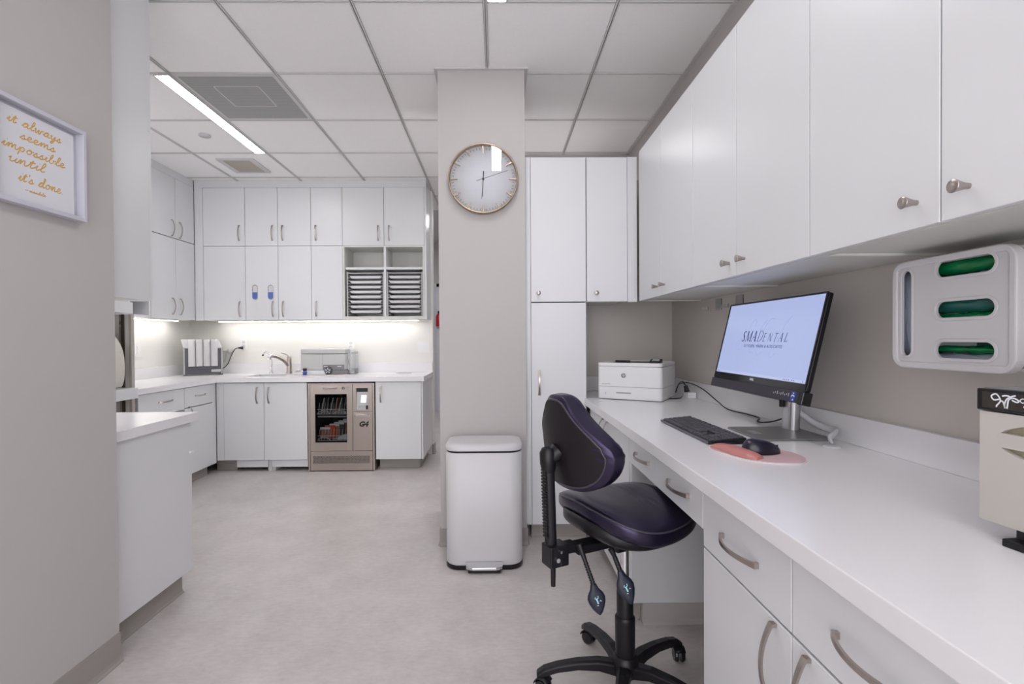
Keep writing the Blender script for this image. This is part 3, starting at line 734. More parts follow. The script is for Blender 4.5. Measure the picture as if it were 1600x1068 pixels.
t = thing('water_jug', 'translucent white jug standing at the right side of the grey cleaner', 'jug', (-1.41, 4.85, CT1))
obj('body', MB().prism(rrect(-1.453, -1.375, 4.84, 4.95, 0.02, 4), lambda a, b, d: (a, b, d), CT1, 1.075), 'clear', t)
obj('cap', MB().lathe([(0.02, 1.0755), (0.022, 1.085), (0.022, 1.11), (0.014, 1.12)], (-1.425, 4.90, 0), 16), 'white_pl', t)
t = thing('dental_handpiece', 'small chrome handpiece with blue collar lying before the grey cleaner', 'tool', (-1.86, 4.72, CT1 + 0.005))
obj('body', MB().tube([(-1.905, 4.70, CT1 + 0.034), (-1.88, 4.70, CT1 + 0.045), (-1.84, 4.70, CT1 + 0.04), (-1.80, 4.70, CT1 + 0.04)], [0.008, 0.011, 0.012, 0.010], 10), 'chrome', t)
obj('hook', MB().tube([(-1.905, 4.70, CT1 + 0.034), (-1.912, 4.70, CT1 + 0.015), (-1.90, 4.70, CT1 + 0.013)], 0.005, 8), 'chrome', t)
obj('collar', MB().lathe([(0.018, 0), (0.019, 0.03), (0.018, 0.034)], (-1.815, 4.70, CT1 + 0.006), 16), 'blue_lab', t)
obj('cap', MB().lathe([(0.017, 0.035), (0.019, 0.05), (0.017, 0.062)], (-1.815, 4.70, CT1 + 0.006), 16), 'black_pl', t)

# white four-tube device on the corner of the counter
ang = math.atan2(0.16, 0.26)
t = thing('handpiece_cleaner', 'white fluted four-bay device in a slate cradle on the kitchen counter', 'appliance', (-2.985, 4.745, CT1), rz=ang)
W_, D_ = 0.325, 0.115
obj('side_plate', MB().box(0, 0.012, 0, D_, 0.012, 0.26), 'grey_pl', t, local=True, bevel=0.002)
obj('side_plate', MB().box(W_ - 0.012, W_, 0, D_, 0.012, 0.26), 'grey_pl', t, local=True, bevel=0.002)
obj('front_rail', MB().box(0.012, W_ - 0.012, 0.0, 0.012, 0.012, 0.085).box(0.012, 0.045, 0, 0.012, 0.085, 0.26).box(W_ - 0.045, W_ - 0.012, 0, 0.012, 0.085, 0.26), 'dgrey_pl', t, local=True, bevel=0.002)
obj('back_plate', MB().box(0.012, W_ - 0.012, D_ - 0.012, D_, 0.012, 0.26), 'dgrey_pl', t, local=True)
obj('foot', MB().box(0.0, 0.035, 0.0, D_, 0.0, 0.012), 'dgrey_pl', t, local=True)
obj('foot', MB().box(W_ - 0.035, W_, 0.0, D_, 0.0, 0.012), 'dgrey_pl', t, local=True)
obj('name_plate', MB().box(W_ - 0.095, W_ - 0.015, -0.002, 0.0, 0.030, 0.055), 'lgrey_pl', t, local=True)
bw = 0.062
for k in range(4):
    cx = 0.030 + bw * (k + 0.5) + 0.008
    mb = MB(); n = 12; vs = []; fs = []
    prof = [(math.cos(PI + PI * i / n) * bw / 2, math.sin(PI + PI * i / n) * 0.032) for i in range(n + 1)] + [(bw / 2, 0.07), (-bw / 2, 0.07)]
    lv = [(0.088, 0.9), (0.094, 1.0), (0.318, 1.0), (0.334, 0.94), (0.345, 0.8), (0.351, 0.5)]
    m_ = len(prof)
    for z, s_ in lv:
        vs += [(cx + x, (y * s_ if y < 0 else y) + 0.008 if z < 0.34 else y * s_ + 0.012, z) for x, y in prof]
    for i in range(len(lv) - 1):
        for j in range(m_):
            fs.append((i * m_ + j, i * m_ + (j + 1) % m_, (i + 1) * m_ + (j + 1) % m_, (i + 1) * m_ + j))
    fs += [tuple(range(m_))[::-1], tuple(range((len(lv) - 1) * m_, len(lv) * m_))]
    mb.add(vs, fs, True)
    obj('bay', mb, 'white_matte', t, local=True)
obj('rear_funnel', MB().add([(0.0, 0.02, 0.27), (W_, 0.02, 0.27), (W_, D_, 0.27), (0.0, D_, 0.27), (-0.02, 0.0, 0.35), (W_ * 0.9, 0.03, 0.35), (W_ * 0.9, D_ + 0.02, 0.35), (-0.02, D_ + 0.01, 0.35)],
    [(0, 3, 2, 1), (4, 5, 6, 7), (0, 1, 5, 4), (1, 2, 6, 5), (2, 3, 7, 6), (3, 0, 4, 7)]), 'white_pl', t, local=True)

# wall outlets
def plate(label, x, z, n_, kind, wall='back', y=5.12, cat=None):
    hw, hh = 0.035 * n_ + (0.0 if n_ == 1 else -0.008), 0.058
    if wall == 'back': fn = plane_fn((x, y, z), (1, 0, 0), (0, 0, 1))
    else: fn = plane_fn((-3.14, x, z), (0, -1, 0), (0, 0, 1)) if False else (lambda a, b, d: (-3.14 + d, x + a, z + b))
    if wall == 'back': f2 = lambda a, b, d: (x + a, y - d, z + b)
    else: f2 = fn
    nm = 'light_switch' if kind == 'switch' else 'power_outlet'
    t = thing(nm, label, 'switch' if kind == 'switch' else 'outlet', f2(0, 0, 0))
    obj('face_plate', MB().prism(rrect(-hw, hw, -hh, hh, 0.006, 3), f2, 0.0, 0.006), 'white_pl', t)
    for k in range(n_):
        cx = (k - (n_ - 1) / 2) * 0.046
        if kind == 'switch':
            obj('rocker', MB().prism(rrect(cx - 0.016, cx + 0.016, -0.033, 0.033, 0.003, 2), f2, 0.0065, 0.010), 'white_pl', t)
        else:
            for dz in (-0.020, 0.020):
                obj('socket', MB().prism(rrect(cx - 0.016, cx + 0.016, dz - 0.014, dz + 0.014, 0.008, 3), f2, 0.0062, 0.008), 'white_matte', t)
    return t
plate('double rocker light switch on the kitchen wall near its right end', -0.752, 1.108, 2, 'switch')
plate('white outlet with black plug left of the taps', -2.600, 1.150, 1, 'outlet')
plate('white outlet behind the grey cleaner', -1.50, 1.135, 1, 'outlet')
plate('light switch on the left kitchen wall beside the pull-out shelf', 4.36, 1.108, 1, 'switch', 'left')
t = thing('plug_adapter', 'round grey-white plug adapter on the wall behind the fluted device', 'plug', (-2.735, 5.11, 1.082))
obj('body', MB().lathe([(0.020, 5.118), (0.024, 5.095), (0.020, 5.075), (0.006, 5.07)], (-2.735, 0, 1.082), 20, 'y'), 'lgrey_pl', t)
obj('knob', MB().tube([(-2.80, 5.09, 1.085), (-2.755, 5.09, 1.085)], [0.008, 0.014], 10), 'white_pl', t)
obj('cord', MB().tube(smooth([(-2.765, 5.09, 1.07), (-2.775, 5.09, 1.0), (-2.80, 5.05, 0.93), (-2.85, 5.0, 0.90)]), 0.0028, 6), 'grey_pl', t)
t = thing('mains_lead', 'black cord curving from the wall outlet to the fluted device', 'cord', (-2.65, 5.05, CT1))
obj('plug', MB().tube([(-2.635, 5.075, 1.112), (-2.60, 5.10, 1.112)], [0.008, 0.016], 10), 'black_pl', t)
obj('cord', MB().tube(smooth([(-2.635, 5.075, 1.112), (-2.665, 5.06, 1.095), (-2.69, 5.04, 1.03), (-2.705, 5.00, 0.95), (-2.74, 4.96, 0.905), (-2.80, 4.99, 0.885)]), 0.004, 8), 'black_pl', t)

# ------------------------------------------------------------------ steel washer
wx0, wx1, wz1 = -1.702, -1.106, 0.798
wy = 4.47
t = thing('instrument_washer', 'undercounter brushed steel instrument washer with glass window', 'appliance', (-1.404, 4.78, 0))
# body: shell with a chamber behind the window
ch = (-1.640, -1.352, 0.262, 0.700)
b = MB()
b.box(wx0 + 0.016, ch[0], wy + 0.022, 5.02, 0.02, wz1 - 0.008).box(ch[1], wx1 - 0.016, wy + 0.022, 5.02, 0.02, wz1 - 0.008)
b.box(ch[0], ch[1], wy + 0.022, 5.02, 0.02, ch[2]).box(ch[0], ch[1], wy + 0.022, 5.02, ch[3], wz1 - 0.008).box(ch[0], ch[1], 4.95, 5.02, ch[2], ch[3])
obj('body', b, 'dark', t)
fr = MB(); fr.box(wx0, wx0 + 0.016, wy + 0.004, 5.02, 0.006, wz1).box(wx1 - 0.016, wx1, wy + 0.004, 5.02, 0.006, wz1).box(wx0 + 0.016, wx1 - 0.016, wy + 0.004, 5.02, wz1 - 0.010, wz1)
obj('side_frame', fr, 'steel', t, bevel=0.001, seg=1)
dx0, dx1, dz0, dz1 = wx0 + 0.020, -1.302, 0.187, 0.787
d = MB(); d.box(dx0, ch[0], wy, wy + 0.02, dz0, dz1).box(ch[1], dx1, wy, wy + 0.02, dz0, dz1).box(ch[0], ch[1], wy, wy + 0.02, dz0, ch[2]).box(ch[0], ch[1], wy, wy + 0.02, ch[3], dz1)
dr = obj('door', d, 'steel', t)
obj('window_glass', MB().box(ch[0] + 0.0005, ch[1] - 0.0005, wy + 0.008, wy + 0.011, ch[2], ch[3]), 'thin_glass', dr)
g = MB(); q = 0.007
g.box(ch[0], ch[0] + q, wy + 0.002, wy + 0.007, ch[2], ch[3]).box(ch[1] - q / 2, ch[1], wy + 0.002, wy + 0.007, ch[2], ch[3]).box(ch[0] + q, ch[1] - q / 2, wy + 0.002, wy + 0.007, ch[2], ch[2] + 0.004).box(ch[0] + q, ch[1] - q / 2, wy + 0.002, wy + 0.007, ch[3] - 0.004, ch[3])
obj('gasket', g, 'black_pl', dr)
def grip(x0, x1, z0, z1):
    mb = MB()
    mb.add([(x0, wy - 0.001, z1), (x1, wy - 0.001, z1), (x1 - 0.010, wy - 0.022, z1 - 0.007), (x0 + 0.010, wy - 0.022, z1 - 0.007), (x0 + 0.012, wy - 0.018, z0), (x1 - 0.012, wy - 0.018, z0), (x1, wy - 0.001, z0 - 0.004), (x0, wy - 0.001, z0 - 0.004)],
           [(0, 3, 2, 1), (3, 4, 5, 2), (4, 7, 6, 5), (0, 7, 4, 3), (1, 2, 5, 6), (0, 1, 6, 7)])
    return mb
obj('handle', grip(-1.566, -1.438, 0.747, 0.768), 'chrome', dr)
fn = plane_fn((-1.383, wy - 0.0006, 0.752), (1, 0, 0), (0, 0, 1))
mb = MB(); circ = [(0.0125 * math.cos(a * PI / 8), 0.0145 * math.sin(a * PI / 8)) for a in range(16)]
mb.prism(circ, fn, 0.0, 0.0006); lg = obj('emblem', mb, 'black_ink', dr)
obj('emblem_mark', MB().prism([(-0.0025, -0.0135), (0.0025, -0.0135), (0.0035, 0.0), (0.001, 0.0135), (-0.0035, 0.0)], fn, 0.0007, 0.001), 'lgrey_pl', lg)
obj('print_lines', MB().box(-1.363, -1.328, wy - 0.0008, wy, 0.7575, 0.7615).box(-1.363, -1.331, wy - 0.0008, wy, 0.7430, 0.7470), 'grey_ink', dr)
# right column: control window, lower panel
rx0, rx1 = -1.298, wx1 - 0.018
cw = (-1.268, -1.162, 0.555, 0.752)
d = MB(); d.box(rx0, cw[0], wy, wy + 0.02, 0.540, dz1).box(cw[1], rx1, wy, wy + 0.02, 0.540, dz1).box(cw[0], cw[1], wy, wy + 0.02, 0.540, cw[2]).box(cw[0], cw[1], wy, wy + 0.02, cw[3], dz1)
cp = obj('control_panel', d, 'steel', t)
obj('control_recess', MB().add([(cw[0], wy + 0.02, cw[3]), (cw[1], wy + 0.02, cw[3]), (cw[1], wy + 0.004, cw[2]), (cw[0], wy + 0.004, cw[2])], [(0, 3, 2, 1)]), 'lgrey_pl', cp)
def tilt_fn(u, v, d): return (cw[0] + u * (cw[1] - cw[0]), wy + 0.004 + 0.016 * v - d, cw[2] + v * (cw[3] - cw[2]))
obj('screen', MB().prism([(0.36, 0.33), (0.80, 0.33), (0.86, 0.66), (0.42, 0.66)], tilt_fn, 0.001, 0.002), 'lcd', cp)
obj('keypad', MB().prism([(0.1, 0.05), (0.85, 0.05), (0.85, 0.2), (0.15, 0.2)], tilt_fn, 0.001, 0.002), 'grey_pl', cp)
obj('printer_slot', MB().prism([(0.02, 0.82), (0.98, 0.82), (0.98, 0.99), (0.02, 0.99)], tilt_fn, 0.001, 0.003), 'black_pl', cp)
obj('latch', MB().prism([(0.84, 0.03), (1.0, 0.03), (1.0, 0.2), (0.84, 0.2)], tilt_fn, 0.002, 0.012), 'black_pl', cp)
lp = obj('side_door', MB().box(rx0, rx1, wy, wy + 0.02, dz0, 0.5375), 'steel', t)
obj('handle', grip(-1.283, -1.146, 0.497, 0.520), 'chrome', lp)
text_obj('model_mark', 'G4', 0.060, frame_mx((-1.205, wy - 0.0005, 0.425), (1, 0, 0), (0, 0, 1)), 'black_ink', lp, shear=0.25, offset=0.0035, sx=1.1)
# lower grille with real holes: vertical and horizontal bars
kp = obj('kick_panel', MB().box(dx0, rx1, wy, wy + 0.02, 0.010, 0.072).box(dx0, rx1, wy, wy + 0.02, 0.140, 0.184).box(dx0, -1.660, wy, wy + 0.02, 0.072, 0.140).box(-1.150, rx1, wy, wy + 0.02, 0.072, 0.140), 'steel', t)
mb = MB(); x = -1.660; zc = 0.106
pitch_, hz = 0.0136, 0.034
for i in range(-3, 40):
    xx = -1.660 + i * pitch_
    for s_ in (1, -1):
        a0, a1 = xx, xx + 0.068
        z0, z1 = (0.072, 0.140) if s_ == 1 else (0.140, 0.072)
        if a0 < -1.660:
            f_ = (-1.660 - a0) / 0.068; z0 = z0 + (z1 - z0) * f_; a0 = -1.660
        if a1 > -1.150:
            f_ = (-1.150 - a0) / (a1 - a0); z1 = z0 + (z1 - z0) * f_; a1 = -1.150
        if a1 - a0 < 0.001: continue
        mb.ribbon([(a0, z0), (a1, z1)], 0.0031, lambda p, q, dd: (p, wy + 0.001 - dd, q), 0.0 if s_ == 1 else 0.0004)
o = obj('grille_mesh', mb, 'steel', kp); o['kind'] = 'stuff'
# racks and cassettes in the chamber
def rack(z, label):
    r = MB(); yb0, yb1 = wy + 0.03, 4.93
    for k in range(6):
        y = yb0 + (yb1 - yb0) * k / 5; r.tube([(ch[0] + 0.01, y, z), (ch[1] - 0.01, y, z)], 0.003, 6)
    for xx in (ch[0] + 0.012, ch[1] - 0.012): r.tube([(xx, yb0, z), (xx, yb1, z)], 0.003, 6)
    r.tube([(ch[0] + 0.012, yb0, z + 0.042), (ch[1] - 0.012, yb0, z + 0.042)], 0.003, 6)
    for c_ in (-1.575, -1.425):
        r.tube([(c_ + 0.055 * math.cos(PI * k / 8), yb0, z + 0.03 * math.sin(PI * k / 8)) for k in range(9)], 0.0026, 6)
    for k in range(11):
        xx = ch[0] + 0.014 + k * 0.026; r.tube([(xx, yb0 + 0.02, z), (xx + 0.012, yb0 + 0.02, z + 0.10)], 0.0022, 5)
    return r
obj('upper_rack', rack(0.515, ''), 'wire', t); obj('lower_rack', rack(0.275, ''), 'wire', t)
obj('rack_tube', MB().tube([(ch[0] + 0.01, wy + 0.05, 0.49), (ch[1] - 0.01, wy + 0.05, 0.49)], 0.008, 8), 'grey_pl', t)
for k in range(6):
    x = -1.615 + k * 0.040; cs = MB()
    cs.add([(x, 4.56, 0.53), (x + 0.012, 4.56, 0.53), (x + 0.036, 4.56, 0.655), (x + 0.024, 4.56, 0.655), (x, 4.80, 0.53), (x + 0.012, 4.80, 0.53), (x + 0.036, 4.80, 0.655), (x + 0.024, 4.80, 0.655)],
           [(0, 3, 2, 1), (4, 5, 6, 7), (0, 1, 5, 4), (1, 2, 6, 5), (2, 3, 7, 6), (3, 0, 4, 7)])
    tag(obj('instrument_cassette', cs, ['plate', 'dgrey_pl', 'plate', 'copper', 'plate', 'dgrey_pl'][k], at=(x, 4.6, 0.53)), ['steel instrument cassette leaning first on the left of the washer upper rack', 'slate instrument cassette second from left on the washer upper rack', 'steel instrument cassette third from left on the washer upper rack', 'copper-coloured cassette in the middle of the washer upper rack', 'steel instrument cassette second from right on the washer upper rack', 'slate cassette rightmost on the washer upper rack'][k], 'cassette', 'cassettes on the upper washer rack')
lowc = [('white_pl', 'white-topped cassette at the front left of the washer lower rack'), ('orange', 'bright orange cassette on the washer lower rack'), ('copper', 'brown cassette behind the orange one on the washer lower rack'),
        ('dgrey_pl', 'dark cassette in the middle of the washer lower rack'), ('copper', 'brown cassette right of the dark one on the washer lower rack'), ('plate', 'grey steel cassette rightmost on the washer lower rack')]
for k, (m_, lb) in enumerate(lowc):
    x = -1.622 + k * 0.036; y0 = 4.55 + 0.02 * k; h_ = 0.105 + 0.012 * k
    o = thing('instrument_cassette', lb, 'cassette', (x, y0, 0.29), group='cassettes on the lower washer rack')
    obj('box', MB().box(x, x + 0.095, y0, y0 + 0.016, 0.281, 0.281 + h_ - 0.02), 'copper' if k in (0, 2, 4) else m_, o)
    obj('clip', MB().box(x, x + 0.09, y0 - 0.003, y0 + 0.018, 0.281 + h_ - 0.0195, 0.281 + h_), 'orange' if k == 1 else 'white_pl', o)
tag(obj('white_cloth_packet', MB().add([(-1.46, 4.50, 0.282), (-1.36, 4.50, 0.282), (-1.36, 4.56, 0.282), (-1.46, 4.56, 0.282), (-1.42, 4.50, 0.318), (-1.36, 4.50, 0.334), (-1.36, 4.55, 0.334), (-1.42, 4.55, 0.318)],
    [(0, 3, 2, 1), (4, 5, 6, 7), (0, 1, 5, 4), (1, 2, 6, 5), (2, 3, 7, 6), (3, 0, 4, 7)]), 'paper', at=(-1.41, 4.52, 0.282)), 'white packet at the front right of the washer lower rack', 'packet')

# ------------------------------------------------------------------ appliance garage on the left
t = thing('appliance_garage', 'white open appliance tower on the left kitchen wall with pull-out shelves', 'cabinet', (-2.8, 3.2, 0))
obj('side_panel', MB().box(-3.135, -2.505, 3.402, 3.422, 0.0, 1.372), 'lam_in', t)
obj('panel_edge', MB().box(-2.5045, -2.487, 3.396, 3.424, 0.10, 1.372), 'panel_taupe', t)
obj('side_panel', MB().box(-3.135, -2.505, 2.72, 2.738, 0.0, 1.372), 'lam_in', t)
obj('back_panel', MB().box(-3.135, -3.12, 2.739, 3.401, 0.0, 1.372), 'lam_in', t)
obj('drawer_slide', MB().box(-2.555, -2.535, 3.395, 3.4015, 0.30, 1.372), 'steel_dark', t)
obj('drawer_slide', MB().box(-2.570, -2.558, 3.398, 3.4015, 0.30, 1.372), 'chrome', t)
obj('pull_out_shelf', MB().box(-3.10, -2.443, 2.75, 3.392, 0.800, 0.872), 'lam', t, bevel=0.002)
obj('shelf_knob', MB().lathe([(0.006, -2.4425), (0.009, -2.431), (0.008, -2.427)], (0, 3.02, 0.825), 12, 'x'), 'chrome', t)
obj('top_box', MB().box(-3.10, -2.470, 2.75, 3.392, 1.376, 1.395).box(-3.10, -3.08, 2.75, 3.392, 1.395, 1.46).box(-2.488, -2.470, 2.75, 3.392, 1.395, 1.452).box(-3.08, -2.488, 3.374, 3.392, 1.395, 1.46), 'lam', t)
obj('top_lid', MB().box(-3.09, -2.50, 2.76, 3.37, 1.462, 1.470), 'lgrey_pl', t)
obj('lid_strut', MB().box(-2.56, -2.535, 3.30, 3.32, 1.4705, 1.49), 'black_pl', t)
# beige machine
t = thing('steriliser', 'cream rounded benchtop steriliser half hidden on the pull-out shelf', 'appliance', (-2.75, 3.05, 0.872))
prof = [(-2.50, 0.885), (-2.485, 0.93), (-2.480, 1.02), (-2.49, 1.12), (-2.525, 1.20), (-2.59, 1.275), (-2.66, 1.31), (-3.02, 1.31), (-3.02, 0.875), (-2.56, 0.875)]
pr = smooth(prof[:7], 4) + prof[7:]
obj('body', MB().prism(pr, lambda a, b, d: (a, d, b), 2.82, 3.33), 'off_pl', t, bevel=0.012, seg=3)
obj('front_door', MB().prism([(x + 0.008, z) for x, z in smooth([(-2.495, 0.93), (-2.488, 1.00), (-2.492, 1.09)], 4)] + [(-2.53, 1.09), (-2.53, 0.93)], lambda a, b, d: (a, d, b), 2.90, 3.26), 'off_pl', t, bevel=0.003)
obj('latch', MB().box(-2.515, -2.478, 3.16, 3.20, 1.124, 1.134), 'black_pl', t)

# under-cabinet light strips
def ucl(label, x0, x1, y0, y1, KU0=KU0):
    t = thing('under_cabinet_light', label, 'light', ((x0 + x1) / 2, (y0 + y1) / 2, KU0 - 0.012), group='light strips under the kitchen wall cabinets')
    obj('housing', MB().box(x0, x1, y0, y1, KU0 - 0.006, KU0 + 0.0045), 'white_pl', t)
    obj('diffuser', MB().box(x0 + 0.006, x1 - 0.006, y0 + 0.006, y1 - 0.006, KU0 - 0.010, KU0 - 0.0061), 'strip', t)
ucl('thin light strip under the back kitchen wall cabinets', -2.78, -0.78, 4.97, 5.01)
ucl('thin light strip under the near end-on wall cabinet', -2.25, -1.80, 2.04, 2.06, 1.3640)
ucl('thin light strip under the left kitchen wall cabinets', -3.06, -3.02, 3.55, 4.75)

# ------------------------------------------------------------------ ceiling fittings
def fixture(label, x0, x1, y0, y1):
    t = thing('ceiling_light', label, 'light', ((x0 + x1) / 2, (y0 + y1) / 2, CEIL), group='linear ceiling lights')
    q = 0.008
    obj('frame', MB().box(x0 - q, x0, y0 - q, y1 + q, CEIL - 0.006, CEIL + 0.04).box(x1, x1 + q, y0 - q, y1 + q, CEIL - 0.006, CEIL + 0.04)
        .box(x0, x1, y0 - q, y0, CEIL - 0.006, CEIL + 0.04).box(x0, x1, y1, y1 + q, CEIL - 0.006, CEIL + 0.04).box(x0, x1, y0, y1, CEIL + 0.02, CEIL + 0.04), 'grid', t)
    obj('diffuser', MB().box(x0 + 0.0005, x1 - 0.0005, y0 + 0.0005, y1 - 0.0005, CEIL - 0.003, CEIL + 0.019), 'lamp', t)
fixture('long glowing ceiling light over the kitchen', -1.962, -1.884, 2.89, 4.086)
fixture('added unseen ceiling light over the left kitchen counter, behind the near wall', -2.62, -2.54, 1.70, 2.85)  # added out of view to brighten the kitchen
fixture('added ceiling light behind the pillar, unseen from the aisle', -0.028, 0.052, 3.50, 4.70)  # added for more kitchen light; the pillar hides it from the camera
fixture('glowing ceiling light above the aisle, its end just at the top edge', -0.028, 0.052, 1.066, 2.258)
# perforated air diffuser tile
t = thing('air_diffuser', 'grey perforated square air diffuser beside the kitchen ceiling light', 'vent', (DIFF[0], DIFF[1], CEIL))
e = 0.295
mb = MB(); mb.strip(rrect(-e, e, -e, e, 0.004, 1), rrect(-e + 0.02, e - 0.02, -e + 0.02, e - 0.02, 0.004, 1), lambda a, b, d: (DIFF[0] + a, DIFF[1] + b, CEIL + d), 0.0, 0.01)
obj('frame', mb, 'grid', t)
pm = bpy.data.materials.new('perforated_plate'); pm.use_nodes = True
nt = pm.node_tree; bs = nt.nodes['Principled BSDF']; tc = nt.nodes.new('ShaderNodeTexCoord')
vo = nt.nodes.new('ShaderNodeTexVoronoi'); vo.inputs['Scale'].default_value = 95; vo.inputs['Randomness'].default_value = 0.0
nt.links.new(tc.outputs['Object'], vo.inputs['Vector'])
cr = nt.nodes.new('ShaderNodeValToRGB'); cr.color_ramp.elements[0].position = 0.30; cr.color_ramp.elements[0].color = (0.12, 0.12, 0.12, 1)
cr.color_ramp.elements[1].position = 0.36; cr.color_ramp.elements[1].color = (0.42, 0.415, 0.415, 1)
nt.links.new(vo.outputs['Distance'], cr.inputs[0]); nt.links.new(cr.outputs[0], bs.inputs['Base Color']); bs.inputs['Roughness'].default_value = 0.5
M['perf'] = pm
obj('perforated_plate', MB().box(DIFF[0] - 0.274, DIFF[0] + 0.274, DIFF[1] - 0.274, DIFF[1] + 0.274, CEIL + 0.002, CEIL + 0.006), 'perf', t)
mb = MB()
for r0, r1, dz in ((0.145, 0.138, 0.0),):
    mb.strip(rrect(-r0, r0, -r0, r0, 0.01, 2), rrect(-r1, r1, -r1, r1, 0.01, 2), lambda a, b, d: (DIFF[0] + a * 0.95, DIFF[1] - 0.03 + b * 0.9, CEIL + d), 0.0008, 0.0018)
obj('deflector', mb, 'grid', t)
# smaller square vent
t = thing('exhaust_vent', 'small square ceiling vent with beige grille behind the kitchen light', 'vent', (-2.205, 4.39, CEIL))
mb = MB(); vc = (-2.205, 4.39)
mb.strip(rrect(-0.16, 0.16, -0.17, 0.17, 0.01, 2), rrect(-0.115, 0.115, -0.145, 0.145, 0.01, 2), lambda a, b, d: (vc[0] + a, vc[1] + b, CEIL + d), -0.008, 0.0038)
obj('frame', mb, 'white_matte', t)
mb = MB()
for k in range(20):
    mb.box(vc[0] - 0.114, vc[0] + 0.114, vc[1] - 0.142 + k * 0.0145, vc[1] - 0.142 + k * 0.0145 + 0.009, CEIL - 0.005, CEIL + 0.0)
o = obj('grille_slats', mb, 'beige_vent', t); o['kind'] = 'stuff'
obj('backing', MB().box(vc[0] - 0.114, vc[0] + 0.114, vc[1] - 0.144, vc[1] + 0.144, CEIL + 0.001, CEIL + 0.0035), 'beige_vent', t)
t = thing('sprinkler_cover', 'small round white sprinkler cover plate in the kitchen ceiling', 'sprinkler', (-2.172, 3.74, CEIL))
obj('cover', MB().lathe([(0.04, CEIL + 0.0038), (0.042, CEIL - 0.005), (0.038, CEIL - 0.008), (0.002, CEIL - 0.009)], (-2.172, 3.74, 0), 28), 'white_matte', t)

# ------------------------------------------------------------------ wall clock
CX, CZ, CY, CR_ = -0.068, 2.095, 2.835, 0.198
t = thing('wall_clock', 'round white wall clock with thin champagne metal rim on the pillar', 'clock', (CX, CY, CZ))
prof = [(0.190, CY), (0.196, CY - 0.004), (CR_, CY - 0.040), (CR_ - 0.002, CY - 0.045), (CR_ - 0.008, CY - 0.045), (CR_ - 0.009, CY - 0.016)]
mb = MB(); n = 72; vs = []
for r, y in prof:
    for k in range(n): vs.append((CX + r * math.cos(2 * PI * k / n), y, CZ + r * math.sin(2 * PI * k / n)))
mb.add(vs, [(i * n + k, (i + 1) * n + k, (i + 1) * n + (k + 1) % n, i * n + (k + 1) % n) for i in range(len(prof) - 1) for k in range(n)], True)
obj('rim', mb, 'gold', t)
obj('dial', MB().lathe([(0.1895, CY - 0.001), (0.1885, CY - 0.016), (0.001, CY - 0.0161)], (CX, 0, CZ), 72, 'y'), 'dial', t)
f = lambda a, b, d: (CX + a, CY - 0.0166 - d, CZ + b)
bars = MB(); ticks = MB()
for k in range(60):
    a = PI / 2 - 2 * PI * k / 60; c_, s_ = math.cos(a), math.sin(a)
    if k % 5 == 0:
        r0 = 0.150 if k % 15 else 0.146
        mb = MB(); nx, ny = -s_, c_
        q0, q1 = (r0 * c_, r0 * s_), (0.187 * c_, 0.187 * s_)
        w0, w1 = 0.0016, 0.0048
        poly = [(q0[0] + nx * w0, q0[1] + ny * w0), (q0[0] - nx * w0, q0[1] - ny * w0), (q1[0] - nx * w1, q1[1] - ny * w1), (q1[0] + nx * w1, q1[1] + ny * w1)]
        mb.prism(poly, f, 0.0, 0.010); obj('hour_marker', mb, 'gold', t)
    else:
        ticks.ribbon([(0.168 * c_, 0.168 * s_), (0.1775 * c_, 0.1775 * s_)], 0.0022, f, 0.0002)
obj('minute_ticks', ticks, 'black_ink', t)
def hand(name, deg, r0, r1, w_, d, m='black_pl'):
    a = math.radians(90 - deg); c_, s_ = math.cos(a), math.sin(a); nx, ny = -s_, c_
    poly = [(r0 * c_ + nx * w_, r0 * s_ + ny * w_), (r0 * c_ - nx * w_, r0 * s_ - ny * w_), (r1 * c_ - nx * w_ * 0.6, r1 * s_ - ny * w_ * 0.6), (r1 * c_ + nx * w_ * 0.6, r1 * s_ + ny * w_ * 0.6)]
    obj(name, MB().prism(poly, f, d, d + 0.0015), m, t)
hand('hour_hand', 183.5, -0.043, 0.10, 0.0030, 0.011)
hand('minute_hand', 184.5, -0.043, 0.112, 0.0018, 0.013)
hand('second_hand', 72, -0.040, 0.148, 0.0012, 0.015)
obj('hub', MB().lathe([(0.0055, CY - 0.017), (0.0055, CY - 0.036), (0.001, CY - 0.037)], (CX, 0, CZ), 16, 'y'), 'black_pl', t)
obj('glass', MB().lathe([(0.1885, CY - 0.041), (0.1885, CY - 0.042)], (CX, 0, CZ), 72, 'y'), 'glass', t)

# ------------------------------------------------------------------ pedal bin
bx0, bx1, by0, by1 = -0.268, 0.131, 2.53, 2.805
t = thing('pedal_bin', 'white rectangular steel pedal bin in front of the pillar', 'bin', (-0.068, 2.66, 0))
def loft(levels, n_c=8):
    mb = MB(); m_ = None; vs = []
    for x0, x1, y0, y1, r, z in levels:
        o_ = rrect(x0, x1, y0, y1, r, n_c); m_ = len(o_); vs += [(a, b, z) for a, b in o_]
    fs = []
    for i in range(len(levels) - 1):
        fs += [(i * m_ + j, i * m_ + (j + 1) % m_, (i + 1) * m_ + (j + 1) % m_, (i + 1) * m_ + j) for j in range(m_)]
    mb.add(vs, fs, True); mb.add(vs[:m_], [tuple(range(m_))[::-1]]); mb.add(vs[-m_:], [tuple(range(m_))])
    return mb
obj('body', loft([(bx0 + 0.003, bx1 - 0.003, by0 + 0.004, by1 - 0.004, 0.07, 0.024), (bx0, bx1, by0, by1, 0.07, 0.03), (bx0, bx1, by0, by1, 0.07, 0.600), (bx0 + 0.003, bx1 - 0.003, by0 + 0.003, by1 - 0.003, 0.07, 0.603)]), 'white_matte', t)
